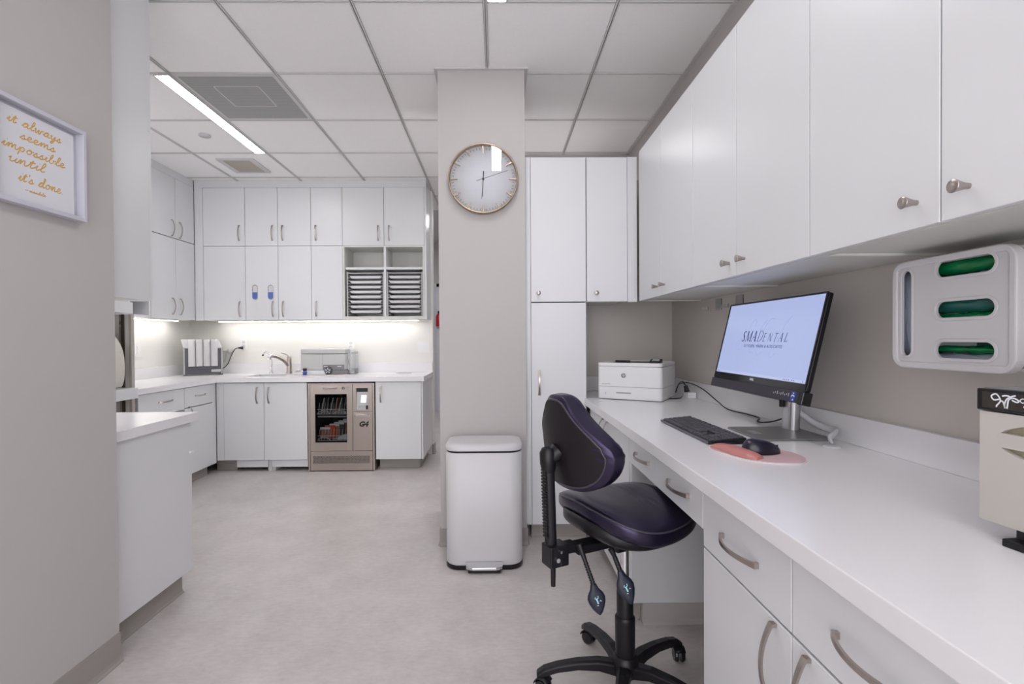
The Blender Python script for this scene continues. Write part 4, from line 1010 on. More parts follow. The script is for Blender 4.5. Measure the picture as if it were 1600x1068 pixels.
obj('base_ring', loft([(bx0 + 0.004, bx1 - 0.004, by0 + 0.004, by1 - 0.004, 0.07, 0.0), (bx0 - 0.001, bx1 + 0.001, by0 - 0.001, by1 + 0.001, 0.07, 0.006), (bx0 - 0.001, bx1 + 0.001, by0 - 0.001, by1 + 0.001, 0.07, 0.023)]), 'black_pl', t)
obj('seal', loft([(bx0 + 0.006, bx1 - 0.006, by0 + 0.006, by1 - 0.006, 0.07, 0.6035), (bx0 + 0.004, bx1 - 0.004, by0 + 0.004, by1 - 0.004, 0.07, 0.613)]), 'black_pl', t)
obj('lid', loft([(bx0 - 0.002, bx1 + 0.002, by0 - 0.003, by1 + 0.002, 0.075, 0.6135), (bx0 - 0.003, bx1 + 0.003, by0 - 0.004, by1 + 0.003, 0.075, 0.632), (bx0 + 0.004, bx1 - 0.004, by0 + 0.004, by1 - 0.003, 0.072, 0.641), (bx0 + 0.03, bx1 - 0.03, by0 + 0.03, by1 - 0.03, 0.05, 0.646)]), 'white_matte', t)
mb = MB()
pd = [(-0.098, 0.0), (-0.092, -0.035), (-0.06, -0.048), (0.06, -0.048), (0.092, -0.035), (0.098, 0.0)]
mb.add([(-0.068 + x, by0 + y - 0.002, 0.047 if y > -0.01 else 0.034) for x, y in pd] + [(-0.068 + x, by0 + y - 0.002, 0.020) for x, y in pd],
       [tuple(range(6)), tuple(range(6, 12))[::-1]] + [(i, 6 + i, 6 + (i + 1) % 6, (i + 1) % 6) for i in range(6)])
obj('pedal', mb, 'chrome', t, bevel=0.003)
obj('pedal_pad', MB().box(-0.15, 0.014, by0 - 0.040, by0 - 0.002, 0.004, 0.0195), 'black_pl', t, bevel=0.002)

# ------------------------------------------------------------------ framed quote
t = thing('framed_quote', 'square pale frame with gold handwritten quote on the near left wall', 'picture', (-1.41, 1.545, 1.59))
FX = -1.378; fy0, fy1, fz0, fz1 = 1.378, 1.690, 1.590, 1.893
f_x = lambda a, b, d: (-1.41 + d, a, b)
q = 0.013
mb = MB(); mb.box(-1.4095, FX, fy0, fy0 + q, fz0, fz1).box(-1.4095, FX, fy1 - q, fy1, fz0, fz1).box(-1.4095, FX, fy0 + q, fy1 - q, fz0, fz0 + q).box(-1.4095, FX, fy0 + q, fy1 - q, fz1 - q, fz1)
obj('frame', mb, 'lilac', t, bevel=0.001, seg=1)
obj('backing', MB().box(-1.4095, -1.404, fy0 + q, fy1 - q, fz0 + q, fz1 - q), 'lilac', t)
obj('art_sheet', MB().box(-1.4035, -1.398, fy0 + q + 0.003, fy1 - q - 0.016, fz0 + q + 0.004, fz1 - q - 0.010), 'paper', t)
# single-stroke cursive letters, x-height 1, entry at baseline
G = {
 'a': (1.15, [[(0.0, 0.15), (0.3, 0.7), (0.75, 1.0), (0.35, 0.95), (0.15, 0.45), (0.4, 0.05), (0.7, 0.4), (0.8, 0.95), (0.8, 0.25), (0.95, 0.02), (1.2, 0.3)]]),
 'b': (1.05, [[(0.0, 0.2), (0.4, 1.3), (0.4, 1.9), (0.2, 1.6), (0.2, 0.3), (0.5, 0.0), (0.75, 0.35), (0.65, 0.8), (0.8, 0.7), (1.1, 0.8)]]),
 'd': (1.2, [[(0.0, 0.15), (0.3, 0.7), (0.7, 0.95), (0.35, 0.95), (0.12, 0.45), (0.4, 0.03), (0.75, 0.6), (0.95, 1.7), (0.75, 1.95), (0.75, 0.5), (0.95, 0.02), (1.2, 0.3)]]),
 'e': (0.85, [[(0.0, 0.2), (0.45, 0.5), (0.55, 0.85), (0.3, 0.98), (0.12, 0.5), (0.35, 0.02), (0.65, 0.1), (0.9, 0.35)]]),
 'i': (0.6, [[(0.0, 0.2), (0.3, 0.95), (0.25, 0.25), (0.4, 0.02), (0.65, 0.3)], [(0.40, 1.45), (0.44, 1.52)]]),
 'l': (0.7, [[(0.0, 0.2), (0.45, 1.2), (0.45, 1.9), (0.25, 1.75), (0.2, 0.4), (0.4, 0.02), (0.7, 0.3)]]),
 'm': (1.5, [[(0.0, 0.3), (0.2, 0.95), (0.25, 0.05), (0.4, 0.75), (0.6, 0.95), (0.7, 0.1), (0.85, 0.75), (1.05, 0.95), (1.15, 0.2), (1.3, 0.02), (1.55, 0.3)]]),
 'n': (1.1, [[(0.0, 0.3), (0.2, 0.95), (0.25, 0.05), (0.4, 0.75), (0.62, 0.95), (0.72, 0.2), (0.88, 0.02), (1.15, 0.3)]]),
 'o': (1.0, [[(0.35, 0.95), (0.1, 0.5), (0.35, 0.02), (0.7, 0.3), (0.65, 0.85), (0.35, 0.98), (0.55, 0.75), (1.0, 0.8)]]),
 'p': (1.05, [[(0.0, 0.3), (0.25, 0.9), (0.2, -0.8), (0.25, 0.5), (0.5, 0.98), (0.8, 0.6), (0.6, 0.05), (0.35, 0.15)]]),
 's': (0.8, [[(0.0, 0.1), (0.4, 0.95), (0.45, 0.55), (0.6, 0.25), (0.4, 0.0), (0.15, 0.12), (0.5, 0.05), (0.85, 0.3)]]),
 't': (0.75, [[(0.0, 0.2), (0.4, 1.6), (0.3, 0.3), (0.45, 0.02), (0.75, 0.3)], [(0.05, 1.1), (0.7, 1.2)]]),
 'u': (1.1, [[(0.0, 0.6), (0.2, 0.95), (0.2, 0.2), (0.45, 0.02), (0.75, 0.4), (0.8, 0.95), (0.8, 0.2), (0.95, 0.02), (1.15, 0.3)]]),
 'w': (1.4, [[(0.0, 0.6), (0.15, 0.95), (0.2, 0.15), (0.4, 0.05), (0.62, 0.8), (0.7, 0.1), (0.9, 0.05), (1.12, 0.9), (1.4, 0.75)]]),
 'y': (1.1, [[(0.0, 0.6), (0.2, 0.95), (0.25, 0.2), (0.5, 0.1), (0.8, 0.9), (0.7, -0.5), (0.4, -0.85), (0.35, -0.5), (1.1, 0.3)]]),
 "'": (0.35, [[(0.25, 1.7), (0.15, 1.35)]]),
 '.': (0.4, [[(0.25, 0.0), (0.3, 0.05)]]),
 ' ': (0.8, []),
}
def cursive(mb, s, x, y, size, fn, wd, drop=0.0, sx=1.0):
    for i, ch_ in enumerate(s):
        adv, st = G[ch_]
        for p in st:
            pts = [(x + (u + 0.25 * v) * size * sx, y + v * size + drop * (x + u * size)) for u, v in p]
            mb.ribbon(smooth(pts, 4), wd, fn, 0.0)
        x += adv * size * sx
    return x
SHX = -1.3976
qf = lambda a, b, d: (SHX + d, a, b)
# letters read along +Y (left to right for someone facing the wall)
lines = [('it always', 1.437, 1.826, 0.0142), ('seems', 1.475, 1.789, 0.0142), ('impossible', 1.420, 1.750, 0.0145), ('until', 1.438, 1.712, 0.0150), ("it's done.", 1.468, 1.664, 0.0150)]
for s_, y0, z0, sz in lines:
    mb = MB(); adv = sum(G[c_][0] for c_ in s_)
    width = {'it always': 0.176, 'seems': 0.116, 'impossible': 0.205, 'until': 0.115, "it's done.": 0.150}[s_]
    cursive(mb, s_, y0, z0, sz, qf, 0.0033, sx=width / (adv * sz))
    obj('lettering', mb, 'gold_ink', t)
mb = MB(); mb.ribbon([(1.490, 1.641), (1.500, 1.642)], 0.0018, qf); cursive(mb, 'mandela', 1.503, 1.638, 0.0052, qf, 0.0016, sx=1.35)
obj('lettering', mb, 'gold_ink', t)

# ------------------------------------------------------------------ printer
ang = math.atan2(-0.196, 0.317)
t = thing('laser_printer', 'white office laser printer at the far end of the desk', 'printer', (0.592, 2.895, 0.835), rz=ang)
PW, PD, PH = 0.372, 0.355, 0.212
zf = lambda a, b, d: (a, b, d)
obj('paper_drawer', MB().prism(rrect(0.0, PW, 0.0, PD, 0.022, 6), zf, 0.004, 0.0735), 'white_pl', t, local=True, bevel=0.0012, seg=2)
obj('body', MB().prism(rrect(0.0, PW, 0.0005, PD, 0.022, 6), zf, 0.0748, 0.1905), 'white_pl', t, local=True, bevel=0.0012, seg=2)
tb = MB().strip(rrect(0.0, PW, -0.001, PD, 0.022, 6), rrect(0.05, PW - 0.08, 0.035, PD - 0.05, 0.008, 6), zf, 0.1916, PH)
obj('top_cover', tb, 'white_pl', t, local=True, bevel=0.004, seg=3)
obj('output_tray', MB().box(0.052, PW - 0.082, 0.037, PD - 0.052, 0.1908, 0.2095), 'black_pl', t, local=True, bevel=0.002)
obj('paper_stop', MB().box(0.10, 0.185, 0.03, 0.042, PH - 0.004, PH + 0.014), 'black_pl', t, local=True, bevel=0.002)
cp = obj('control_display', MB().add([(PW - 0.085, 0.06, PH + 0.001), (PW - 0.022, 0.06, PH + 0.001), (PW - 0.022, 0.11, PH + 0.001), (PW - 0.085, 0.11, PH + 0.001), (PW - 0.085, 0.06, PH + 0.006), (PW - 0.022, 0.06, PH + 0.006), (PW - 0.022, 0.11, PH + 0.022), (PW - 0.085, 0.11, PH + 0.022)],
    [(0, 3, 2, 1), (4, 5, 6, 7), (0, 1, 5, 4), (1, 2, 6, 5), (2, 3, 7, 6), (3, 0, 4, 7)]), 'black_pl', t, local=True, bevel=0.002)
obj('display_window', MB().add([(PW - 0.074, 0.069, PH + 0.0105), (PW - 0.033, 0.069, PH + 0.0105), (PW - 0.033, 0.10, PH + 0.0204), (PW - 0.074, 0.10, PH + 0.0204)], [(0, 1, 2, 3)]), 'grey_pl', cp, local=True)
obj('drawer_grip', MB().box(0.115, 0.200, -0.0015, 0.001, 0.036, 0.045), 'grey_pl', t, local=True)
obj('tray_notch', MB().box(0.028, 0.078, -0.0005, 0.0025, 0.088, 0.0915), 'grey_pl', t, local=True)
obj('level_mark', MB().box(0.050, 0.054, -0.001, 0.001, 0.028, 0.034).box(0.050, 0.054, -0.001, 0.001, 0.036, 0.042), 'lgrey_pl', t, local=True)
lm = MB().lathe([(0.0135, 0.0016), (0.0135, 0.0002), (0.001, 0.0001)], (0.157, 0, 0.140), 28, 'y')
lo = obj('round_logo', lm, 'grey_ink', t, local=True)
fn = lambda a, b, d: (0.157 + a, -0.0003 - d, 0.140 + b)
mb = MB()
mb.ribbon([(-0.0015, 0.0125), (-0.0072, -0.0045)], 0.0018, fn); mb.ribbon(smooth([(-0.0048, 0.0025), (-0.0018, 0.0035), (-0.0022, 0.0), (-0.0035, -0.0045)], 3), 0.0018, fn)
mb.ribbon([(0.0042, 0.004), (-0.0005, -0.0125)], 0.0018, fn); mb.ribbon(smooth([(0.0042, 0.0042), (0.008, 0.0042), (0.0075, 0.0), (0.0058, -0.0036), (0.0022, -0.0040)], 3), 0.0018, fn)
obj('logo_letters', mb, 'white_ink', lo, local=True)
obj('foot', MB().box(0.02, 0.05, 0.03, 0.06, 0, 0.004).box(PW - 0.05, PW - 0.02, 0.03, 0.06, 0, 0.004).box(0.02, 0.05, PD - 0.06, PD - 0.03, 0, 0.004).box(PW - 0.05, PW - 0.02, PD - 0.06, PD - 0.03, 0, 0.004), 'black_pl', t, local=True)
# power adapter with cables behind the printer
t = thing('power_adapter', 'small white power block with black plug beside the printer', 'adapter', (1.145, 2.90, 0.835))
obj('block', MB().box(1.115, 1.165, 2.86, 2.93, 0.8355, 0.868), 'white_pl', t, bevel=0.003)
obj('plug', MB().tube([(1.125, 2.90, 0.869), (1.118, 2.905, 0.905)], [0.016, 0.011], 10), 'black_pl', t)
obj('cord', MB().tube(smooth([(1.118, 2.905, 0.905), (1.12, 2.96, 0.925), (1.13, 3.05, 0.90), (1.13, 3.1, 0.845)]), 0.0035, 6), 'black_pl', t)
tag(obj('printer_cable', MB().tube(smooth([(0.985, 2.845, 0.838), (1.03, 2.845, 0.838), (1.075, 2.87, 0.8385), (1.11, 2.94, 0.8385)]), 0.0035, 6), 'black_pl', at=(1.05, 2.86, 0.8385)), 'short black cable on the desk at the right foot of the printer', 'cable')
tag(obj('monitor_cable', MB().tube(smooth([(1.112, 2.99, 0.908), (1.125, 2.88, 0.925), (1.140, 2.72, 0.905), (1.145, 2.55, 0.860), (1.13, 2.40, 0.839), (1.14, 2.25, 0.839), (1.14, 2.13, 0.839), (1.09, 2.05, 0.839), (1.085, 2.0, 0.842), (1.09, 1.93, 0.858), (1.095, 1.885, 0.875)]), 0.0030, 7), 'black_pl', at=(1.13, 2.4, 0.839)), 'thin black cable trailing over the desk from printer to monitor stand', 'cable')

# ------------------------------------------------------------------ monitor
B0 = Vector((0.980, 2.235, 0.973)); Yv = Vector((0.0, -1.0, 0.0)); Uv = Vector((0.086, 0.0, 0.362)).normalized()
SW, SH = 0.667, 0.372
t = thing('computer_monitor', 'large black all-in-one monitor showing a pale blue logo screen', 'monitor', (1.04, 1.85, 0.835))
MX = frame_mx(B0, Yv, Uv); mf = lambda a, b, d: tuple(MX @ Vector((a, b, d)))
def fbox(mb, a0, a1, b0, b1, d0, d1): return mb.prism([(a0, b0), (a1, b0), (a1, b1), (a0, b1)], mf, d0, d1)
mb = MB(); fbox(mb, 0.010, SW - 0.004, 0.042, SH, -0.020, -0.002)
obj('housing', mb, 'black_pl', t, bevel=0.004)
mb = MB(); q = 0.006
fbox(mb, 0.008, 0.008 + q, 0.042, SH, -0.0018, 0.003); fbox(mb, SW - q - 0.002, SW - 0.002, 0.042, SH, -0.0018, 0.003)
fbox(mb, 0.008 + q, SW - q - 0.002, SH - q, SH, -0.0018, 0.003); fbox(mb, 0.008 + q, SW - q - 0.002, 0.042, 0.066, -0.0018, 0.003)
bz = obj('bezel', mb, 'black_gl', t)
mb = MB(); fbox(mb, 0.016, SW - 0.010, 0.0665, SH - 0.0065, -0.0015, 0.0008)
scn = obj('screen', mb, 'screen', t)
mb = MB(); fbox(mb, 0.016, SW - 0.010, 0.0665, 0.0765, 0.0009, 0.0011); obj('taskbar', mb, 'taskbar', scn)
mb = MB()
for a in (0.022, 0.032, 0.042): fbox(mb, a, a + 0.0045, 0.0695, 0.0738, 0.0012, 0.0013)
for a in (0.530, 0.541, 0.552, 0.563, 0.580, 0.592, 0.640): fbox(mb, a, a + 0.0035, 0.070, 0.0735, 0.0012, 0.0013)
obj('taskbar_icons', mb, 'navy', scn)
mb = MB(); fbox(mb, 0.0, SW, 0.0, 0.038, -0.022, 0.006)
sb = obj('sound_bar', mb, 'bar', t, bevel=0.003)
mb = MB(); fbox(mb, 0.004, SW - 0.004, 0.0385, 0.0415, -0.018, 0.0); obj('joint', mb, 'black_gl', t)
mb = MB()
for k in range(9): fbox(mb, SW - 0.165 + 0.011 * k, SW - 0.161 + 0.011 * k, 0.017 + 0.003 * (k % 2), 0.023 + 0.003 * (k % 3), 0.0062, 0.0066)
obj('bar_symbols', mb, 'grey_pl', sb)
mb = MB(); fbox(mb, SW - 0.062, SW - 0.037, 0.003, 0.036, 0.0062, 0.0068); bs_ = obj('round_badge', mb, 'blue_lab', sb)
mb = MB(); mb.ribbon(smooth([(SW - 0.059, 0.018), (SW - 0.053, 0.023), (SW - 0.046, 0.022), (SW - 0.040, 0.019)], 3), 0.004, mf, 0.0072)
fbox(mb, SW - 0.052, SW - 0.047, 0.028, 0.0325, 0.0069, 0.0072); fbox(mb, SW - 0.050, SW - 0.044, 0.006, 0.011, 0.0069, 0.0072)
obj('badge_mark', mb, 'white_ink', bs_)
mb = MB(); fbox(mb, SW - 0.020, SW + 0.004, -0.003, 0.041, -0.024, 0.009); obj('end_cap', mb, 'black_gl', sb, bevel=0.003)
text_obj('maker_mark', 'DELL', 0.0125, MX @ Matrix.Translation((SW * 0.50, 0.054, 0.0035)), 'white_ink', bz, offset=0.0004, sx=1.1)
# logo on the screen: stroke letters
lf = lambda a, b, d: mf(a, b, 0.0013 + d)
def L_(x, y, sc_, strokes, mb):
    for st in strokes:
        pts = [(x + (p[0] + 0.22 * p[1]) * sc_, y + p[1] * sc_) + ((p[2] * sc_,) if len(p) > 2 else ()) for p in st]
        mb.ribbon(pts, 0.02, lf, 0.0)
K, T_ = 0.20, 0.06
def cv(pts, k=5):
    return smooth(pts, k)
SER = {
 'S': [cv([(0.50, 0.78, .04), (0.42, 0.95, .06), (0.24, 0.96, .09), (0.10, 0.78, .13), (0.20, 0.58, .15), (0.38, 0.42, .15), (0.46, 0.22, .13), (0.32, 0.04, .09), (0.12, 0.04, .06), (0.0, 0.24, .04)])],
 'M': [[(0.02, 0, .05), (0.16, 0.97, .05)], [(0.14, 1.0, .14), (0.44, 0.03, .14)], [(0.44, 0.03, .05), (0.82, 1.0, .05)], [(0.82, 1.0, .14), (0.86, 0, .14)], [(-0.08, 0.02, .05), (0.12, 0.02, .05)], [(0.74, 0.02, .05), (0.98, 0.02, .05)]],
 'A': [[(0.0, 0, .05), (0.42, 1.0, .05)], [(0.40, 1.0, .14), (0.66, 0, .17)], [(0.16, 0.38, .05), (0.56, 0.38, .05)], [(-0.08, 0.02, .05), (0.12, 0.02, .05)], [(0.54, 0.02, .05), (0.8, 0.02, .05)]],
 'D': [[(0.1, 0, .09), (0.1, 1, .09)], cv([(0.1, 0.98, .04), (0.4, 0.96, .05), (0.68, 0.72, .09), (0.68, 0.3, .09), (0.4, 0.04, .05), (0.0, 0.02, .04)])],
 'E': [[(0.1, 0, .1), (0.1, 1, .1)], [(0.0, 0.98, .05), (0.5, 0.98, .06)], [(0.1, 0.52, .05), (0.42, 0.52, .05)], [(0.0, 0.02, .05), (0.55, 0.02, .06)]],
 'N': [[(0.08, 0, .05), (0.08, 1, .05)], [(0.05, 1, .1), (0.65, 0, .12)], [(0.65, 0, .05), (0.65, 1, .05)]],
 'T': [[(0.32, 0, .1), (0.32, 1, .1)], [(0.0, 0.97, .06), (0.66, 0.97, .06)], [(0.2, 0.02, .04), (0.46, 0.02, .04)]],
 'L': [[(0.1, 0, .1), (0.1, 1, .1)], [(0.0, 0.02, .05), (0.52, 0.03, .07)], [(0.52, 0.03, .04), (0.56, 0.22, .04)]]}
big = MB(); sml = MB()
x = 0.178; base = 0.205
for c_, a_ in (('S', 0.031), ('M', 0.048), ('A', 0.040)):
    L_(x, base, 0.043, SER[c_], big); x += a_
L_(x + 0.003, base, 0.043, SER['D'], sml); x += 0.043
for c_, a_ in (('E', 0.034), ('N', 0.038), ('T', 0.034), ('A', 0.038), ('L', 0.03)):
    L_(x, base, 0.033, SER[c_], sml); x += a_
# pale script initials behind
sw = MB()
swf = lambda pts: sw.ribbon(smooth(pts, 6), 0.0028, lambda a, b, d: mf(a, b, 0.00112 + d * 0.2), 0.0)
swf([(0.262, 0.265), (0.268, 0.285), (0.250, 0.295), (0.225, 0.262), (0.212, 0.215), (0.185, 0.175), (0.150, 0.170), (0.145, 0.200), (0.158, 0.210)])
swf([(0.345, 0.290), (0.315, 0.262), (0.300, 0.215), (0.275, 0.160), (0.262, 0.175), (0.285, 0.200)])
swf([(0.395, 0.293), (0.362, 0.290), (0.335, 0.255), (0.318, 0.205), (0.312, 0.165), (0.330, 0.150), (0.352, 0.165)])
swf([(0.500, 0.300), (0.470, 0.270), (0.440, 0.220), (0.410, 0.165), (0.420, 0.146), (0.445, 0.160)])
obj('script_initials', sw, 'lav_ink', scn)
obj('logo_lettering', big, 'navy', scn); obj('logo_lettering', sml, 'slate_ink', scn)
text_obj('logo_subline', 'OTTOSEN, MARIN & ASSOCIATES', 0.0165, MX @ Matrix.Translation((0.345, 0.186, 0.0012)), 'slate_ink', scn, spacing=1.12)
# stand
obj('base_plate', MB().prism(rrect(-0.135, 0.118, -0.12, 0.12, 0.006, 3), lambda a, b, d: (1.03 + a, 1.785 + b, d), 0.8355, 0.843), 'plate', t, bevel=0.0015)
obj('base_underside', MB().box(0.897, 1.146, 1.667, 1.903, 0.835, 0.8354), 'black_pl', t)
cl = MB(); cl.prism(rrect(-0.022, 0.022, -0.034, 0.034, 0.021, 6), lambda a, b, d: (1.108 + a - 0.0 + 0.04 * (d - 0.85), 1.845 + b, d), 0.8435, 1.10)
obj('column', cl, 'alu', t)
obj('cable_hole', MB().tube([(1.0835, 1.862, 0.925), (1.0835, 1.862, 0.96)], 0.009, 12), 'black_pl', t)
obj('mount_head', MB().box(1.040, 1.10, 1.80, 1.89, 1.07, 1.19), 'dgrey_pl', t, bevel=0.004)
obj('base_label', MB().box(0.925, 0.955, 1.76, 1.82, 0.8432, 0.8436), 'alu', t)
tag(obj('ribbon_cable', MB().tube(smooth([(1.135, 1.83, 0.905), (1.150, 1.78, 0.880), (1.155, 1.715, 0.868), (1.150, 1.66, 0.870), (1.118, 1.625, 0.866), (1.090, 1.60, 0.858), (1.080, 1.575, 0.849)]), [0.0125] * 30 + [0.011, 0.010, 0.009, 0.008, 0.007, 0.006, 0.005], 10, flat=0.6), 'cable_w', at=(1.15, 1.7, 0.8355)), 'thick pale cable drooping behind the monitor stand onto the desk', 'cable')

t = thing('cable_clip', 'small pale round clip on the desk at the end of the thick pale cable', 'clip', (1.078, 1.573, 0.835))
obj('base', MB().lathe([(0.026, 0.8352), (0.026, 0.837), (0.018, 0.839)], (1.078, 1.573, 0), 24), 'cable_w', t)
# ------------------------------------------------------------------ keyboard
t = thing('keyboard', 'black full-size keyboard on the desk before the monitor', 'keyboard', (0.764, 1.848, 0.835), rz=math.radians(0.8))
kb = MB(); kb.add([(-0.066, -0.226, 0.003), (0.060, -0.226, 0.003), (0.060, 0.226, 0.003), (-0.066, 0.226, 0.003), (-0.062, -0.226, 0.011), (0.060, -0.226, 0.022), (0.060, 0.226, 0.022), (-0.062, 0.226, 0.011)],
    [(0, 3, 2, 1), (4, 5, 6, 7), (0, 1, 5, 4), (1, 2, 6, 5), (2, 3, 7, 6), (3, 0, 4, 7)])
obj('case', kb, 'black_pl', t, local=True, bevel=0.002)
obj('front_edge', MB().box(-0.0695, -0.0664, -0.224, 0.224, 0.003, 0.0105), 'kbd_edge', t, local=True)
kz = lambda x: 0.011 + (x + 0.062) * 0.011 / 0.122
def key(y0, y1, x0, x1):
    mb = MB(); z0 = kz(x0) + 0.0004; z1 = kz(x1) + 0.0004; q = 0.0012; h_ = 0.0042
    mb.add([(x0, y0, z0), (x1, y0, z1), (x1, y1, z1), (x0, y1, z0), (x0 + q, y0 + q, z0 + h_), (x1 - q, y0 + q, z1 + h_), (x1 - q, y1 - q, z1 + h_), (x0 + q, y1 - q, z0 + h_)],
           [(0, 3, 2, 1), (4, 5, 6, 7), (0, 1, 5, 4), (1, 2, 6, 5), (2, 3, 7, 6), (3, 0, 4, 7)])
    return mb
u = 0.0190; gap = 0.0030
rows = [  # widths in u from the left (y=+0.22), negative = gap ; bottom row first
 [1.25, 1.25, 1.25, 6.25, 1.25, 1.25, 1.25, 1.25, -0.25, 1, 1, 1, -0.25, 2, 1, 1],
 [2.25] + [1] * 10 + [2.75, -1.25, 1, -1.25, 1, 1, 1, 1],
 [1.75] + [1] * 11 + [2.25, -3.5, 1, 1, 1, 1],
 [1.5] + [1] * 12 + [1.5, -0.25, 1, 1, 1, -0.25, 1, 1, 1, 1],
 [1] * 13 + [2, -0.25, 1, 1, 1, -0.25, 1, 1, 1, 1],
 [1, -1, 1, 1, 1, 1, -0.5, 1, 1, 1, 1, -0.5, 1, 1, 1, 1, -0.25, 1, 1, 1, -0.25, 1, 1, 1, 1]]
for ri, row in enumerate(rows):
    tot = sum(abs(a) for a in row); uu = 0.442 / tot
    y = 0.221; x0 = -0.058 + ri * 0.0195; x1 = x0 + 0.0166 if ri < 5 else x0 + 0.014
    for a in row:
        wd = abs(a) * uu
        if a > 0: obj('key', key(y - wd + gap / 2, y - gap / 2, x0, x1), 'key', t, local=True)
        y -= wd
obj('rear_foot', MB().box(0.035, 0.055, -0.20, -0.16, 0.0, 0.003).box(0.035, 0.055, 0.16, 0.20, 0.0, 0.003).box(-0.06, -0.045, -0.20, -0.16, 0.0, 0.003).box(-0.06, -0.045, 0.16, 0.20, 0.0, 0.003), 'black_pl', t, local=True)

# ------------------------------------------------------------------ mouse pad and mouse
t = thing('mouse_pad', 'pink mouse pad with raised coral gel wrist rest on the desk', 'mouse pad', (0.79, 1.47, 0.835))
out = smooth([(0.672, 1.535), (0.690, 1.480), (0.712, 1.425), (0.738, 1.385), (0.780, 1.362), (0.840, 1.358), (0.880, 1.388), (0.898, 1.432), (0.896, 1.490), (0.872, 1.535), (0.835, 1.560), (0.780, 1.588), (0.735, 1.605), (0.700, 1.600), (0.677, 1.575), (0.672, 1.535)], 5)[:-1]
obj('base_sheet', MB().prism(out[::-1], lambda a, b, d: (a, b, d), 0.8352, 0.838), 'padrim', t)
ins = [((a - 0.79) * 0.97 + 0.792, (b - 1.47) * 0.97 + 1.471) for a, b in out]
obj('fabric_top', MB().prism(ins[::-1], lambda a, b, d: (a, b, d), 0.8381, 0.8400), 'pad', t)
mb = MB(); spine = smooth([(0.697, 1.575), (0.712, 1.545), (0.722, 1.505), (0.730, 1.465), (0.744, 1.425), (0.756, 1.405)], 5); n = len(spine)
rr = [0.010 + 0.020 * math.sin(PI * min(1, max(0, (i + 2.0) / (n + 3)))) ** 0.6 for i in range(n)]; vs = []; m_ = 11
for i, (a, b) in enumerate(spine):
    tx = spine[min(i + 1, n - 1)][0] - spine[max(i - 1, 0)][0]; ty = spine[min(i + 1, n - 1)][1] - spine[max(i - 1, 0)][1]; l_ = math.hypot(tx, ty); nx, ny = -ty / l_, tx / l_
    hh = 0.020 * math.sin(PI * min(1, (i + 1.2) / (n + 1.4))) ** 0.5
    for k in range(m_):
        an = PI * k / (m_ - 1); vs.append((a + nx * rr[i] * math.cos(an), b + ny * rr[i] * math.cos(an), 0.8402 + hh * math.sin(an)))
fs = [(i * m_ + k, i * m_ + k + 1, (i + 1) * m_ + k + 1, (i + 1) * m_ + k) for i in range(n - 1) for k in range(m_ - 1)] + [tuple(range(m_))[::-1], tuple(range((n - 1) * m_, n * m_))]
mb.add(vs, fs, True); obj('wrist_rest', mb, 'gel', t)
t = thing('mouse', 'dark navy-black computer mouse standing on the pink pad', 'mouse', (0.797, 1.478, 0.8400), rz=math.radians(-84))
mb = MB(); nu, nv = 20, 10; vs = []
for j in range(nv + 1):
    v = j / nv * PI / 2
    for i in range(nu):
        a = 2 * PI * i / nu; c_, s_ = math.cos(a), math.sin(a)
        r = math.cos(v) ** 0.7
        x = 0.060 * r * c_; y = (0.033 - 0.004 * (c_ > 0) * c_) * r * s_; z = 0.001 + 0.040 * math.sin(v) ** 0.8 * (1.0 - 0.34 * (c_ * r))
        vs.append((y, x, z))
mb.add(vs, [(j * nu + i, j * nu + (i + 1) % nu, (j + 1) * nu + (i + 1) % nu, (j + 1) * nu + i) for j in range(nv) for i in range(nu)] + [tuple(range(nu))[::-1]], True)
obj('shell', mb, 'mouse', t, local=True)
obj('scroll_wheel', MB().lathe([(0.008, -0.003), (0.010, -0.002), (0.010, 0.002), (0.008, 0.003)], (0.0, 0.030, 0.0185), 16, 'x'), 'black_gl', t, local=True)
obj('button_seam', MB().box(-0.0006, 0.0006, 0.016, 0.055, 0.012, 0.0235), 'black_ink', t, local=True)

# ------------------------------------------------------------------ acrylic wall clips
for (y, lb) in ((2.622, 'clear acrylic wall clip under the wall cabinets, the one nearer the printer'), (2.395, 'clear acrylic wall clip just above the monitor top edge')):
    t = thing('acrylic_clip', lb, 'holder', (1.185, y, 1.34), group='acrylic clips on the desk wall')
    obj('back_plate', MB().box(1.184, 1.1895, y - 0.035, y + 0.035, 1.335, 1.395), 'clear', t)
    obj('ledge', MB().box(1.120, 1.1835, y - 0.030, y + 0.045, 1.336, 1.341).box(1.116, 1.1195, y - 0.030, y + 0.045, 1.336, 1.352), 'clear', t)
    obj('edge', MB().box(1.1815, 1.1838, y - 0.0365, y - 0.0352, 1.335, 1.395), 'grey_pl', t)

# ------------------------------------------------------------------ glove dispenser
GXf, gy0, gy1, gz0, gz1 = 1.050, 0.982, 1.294, 1.110, 1.380
t = thing('glove_dispenser', 'white wall dispenser with three slots of green packets and one upright slot', 'dispenser', (1.12, 1.138, 1.11))
gf = lambda a, b, d: (GXf + d, a, b)
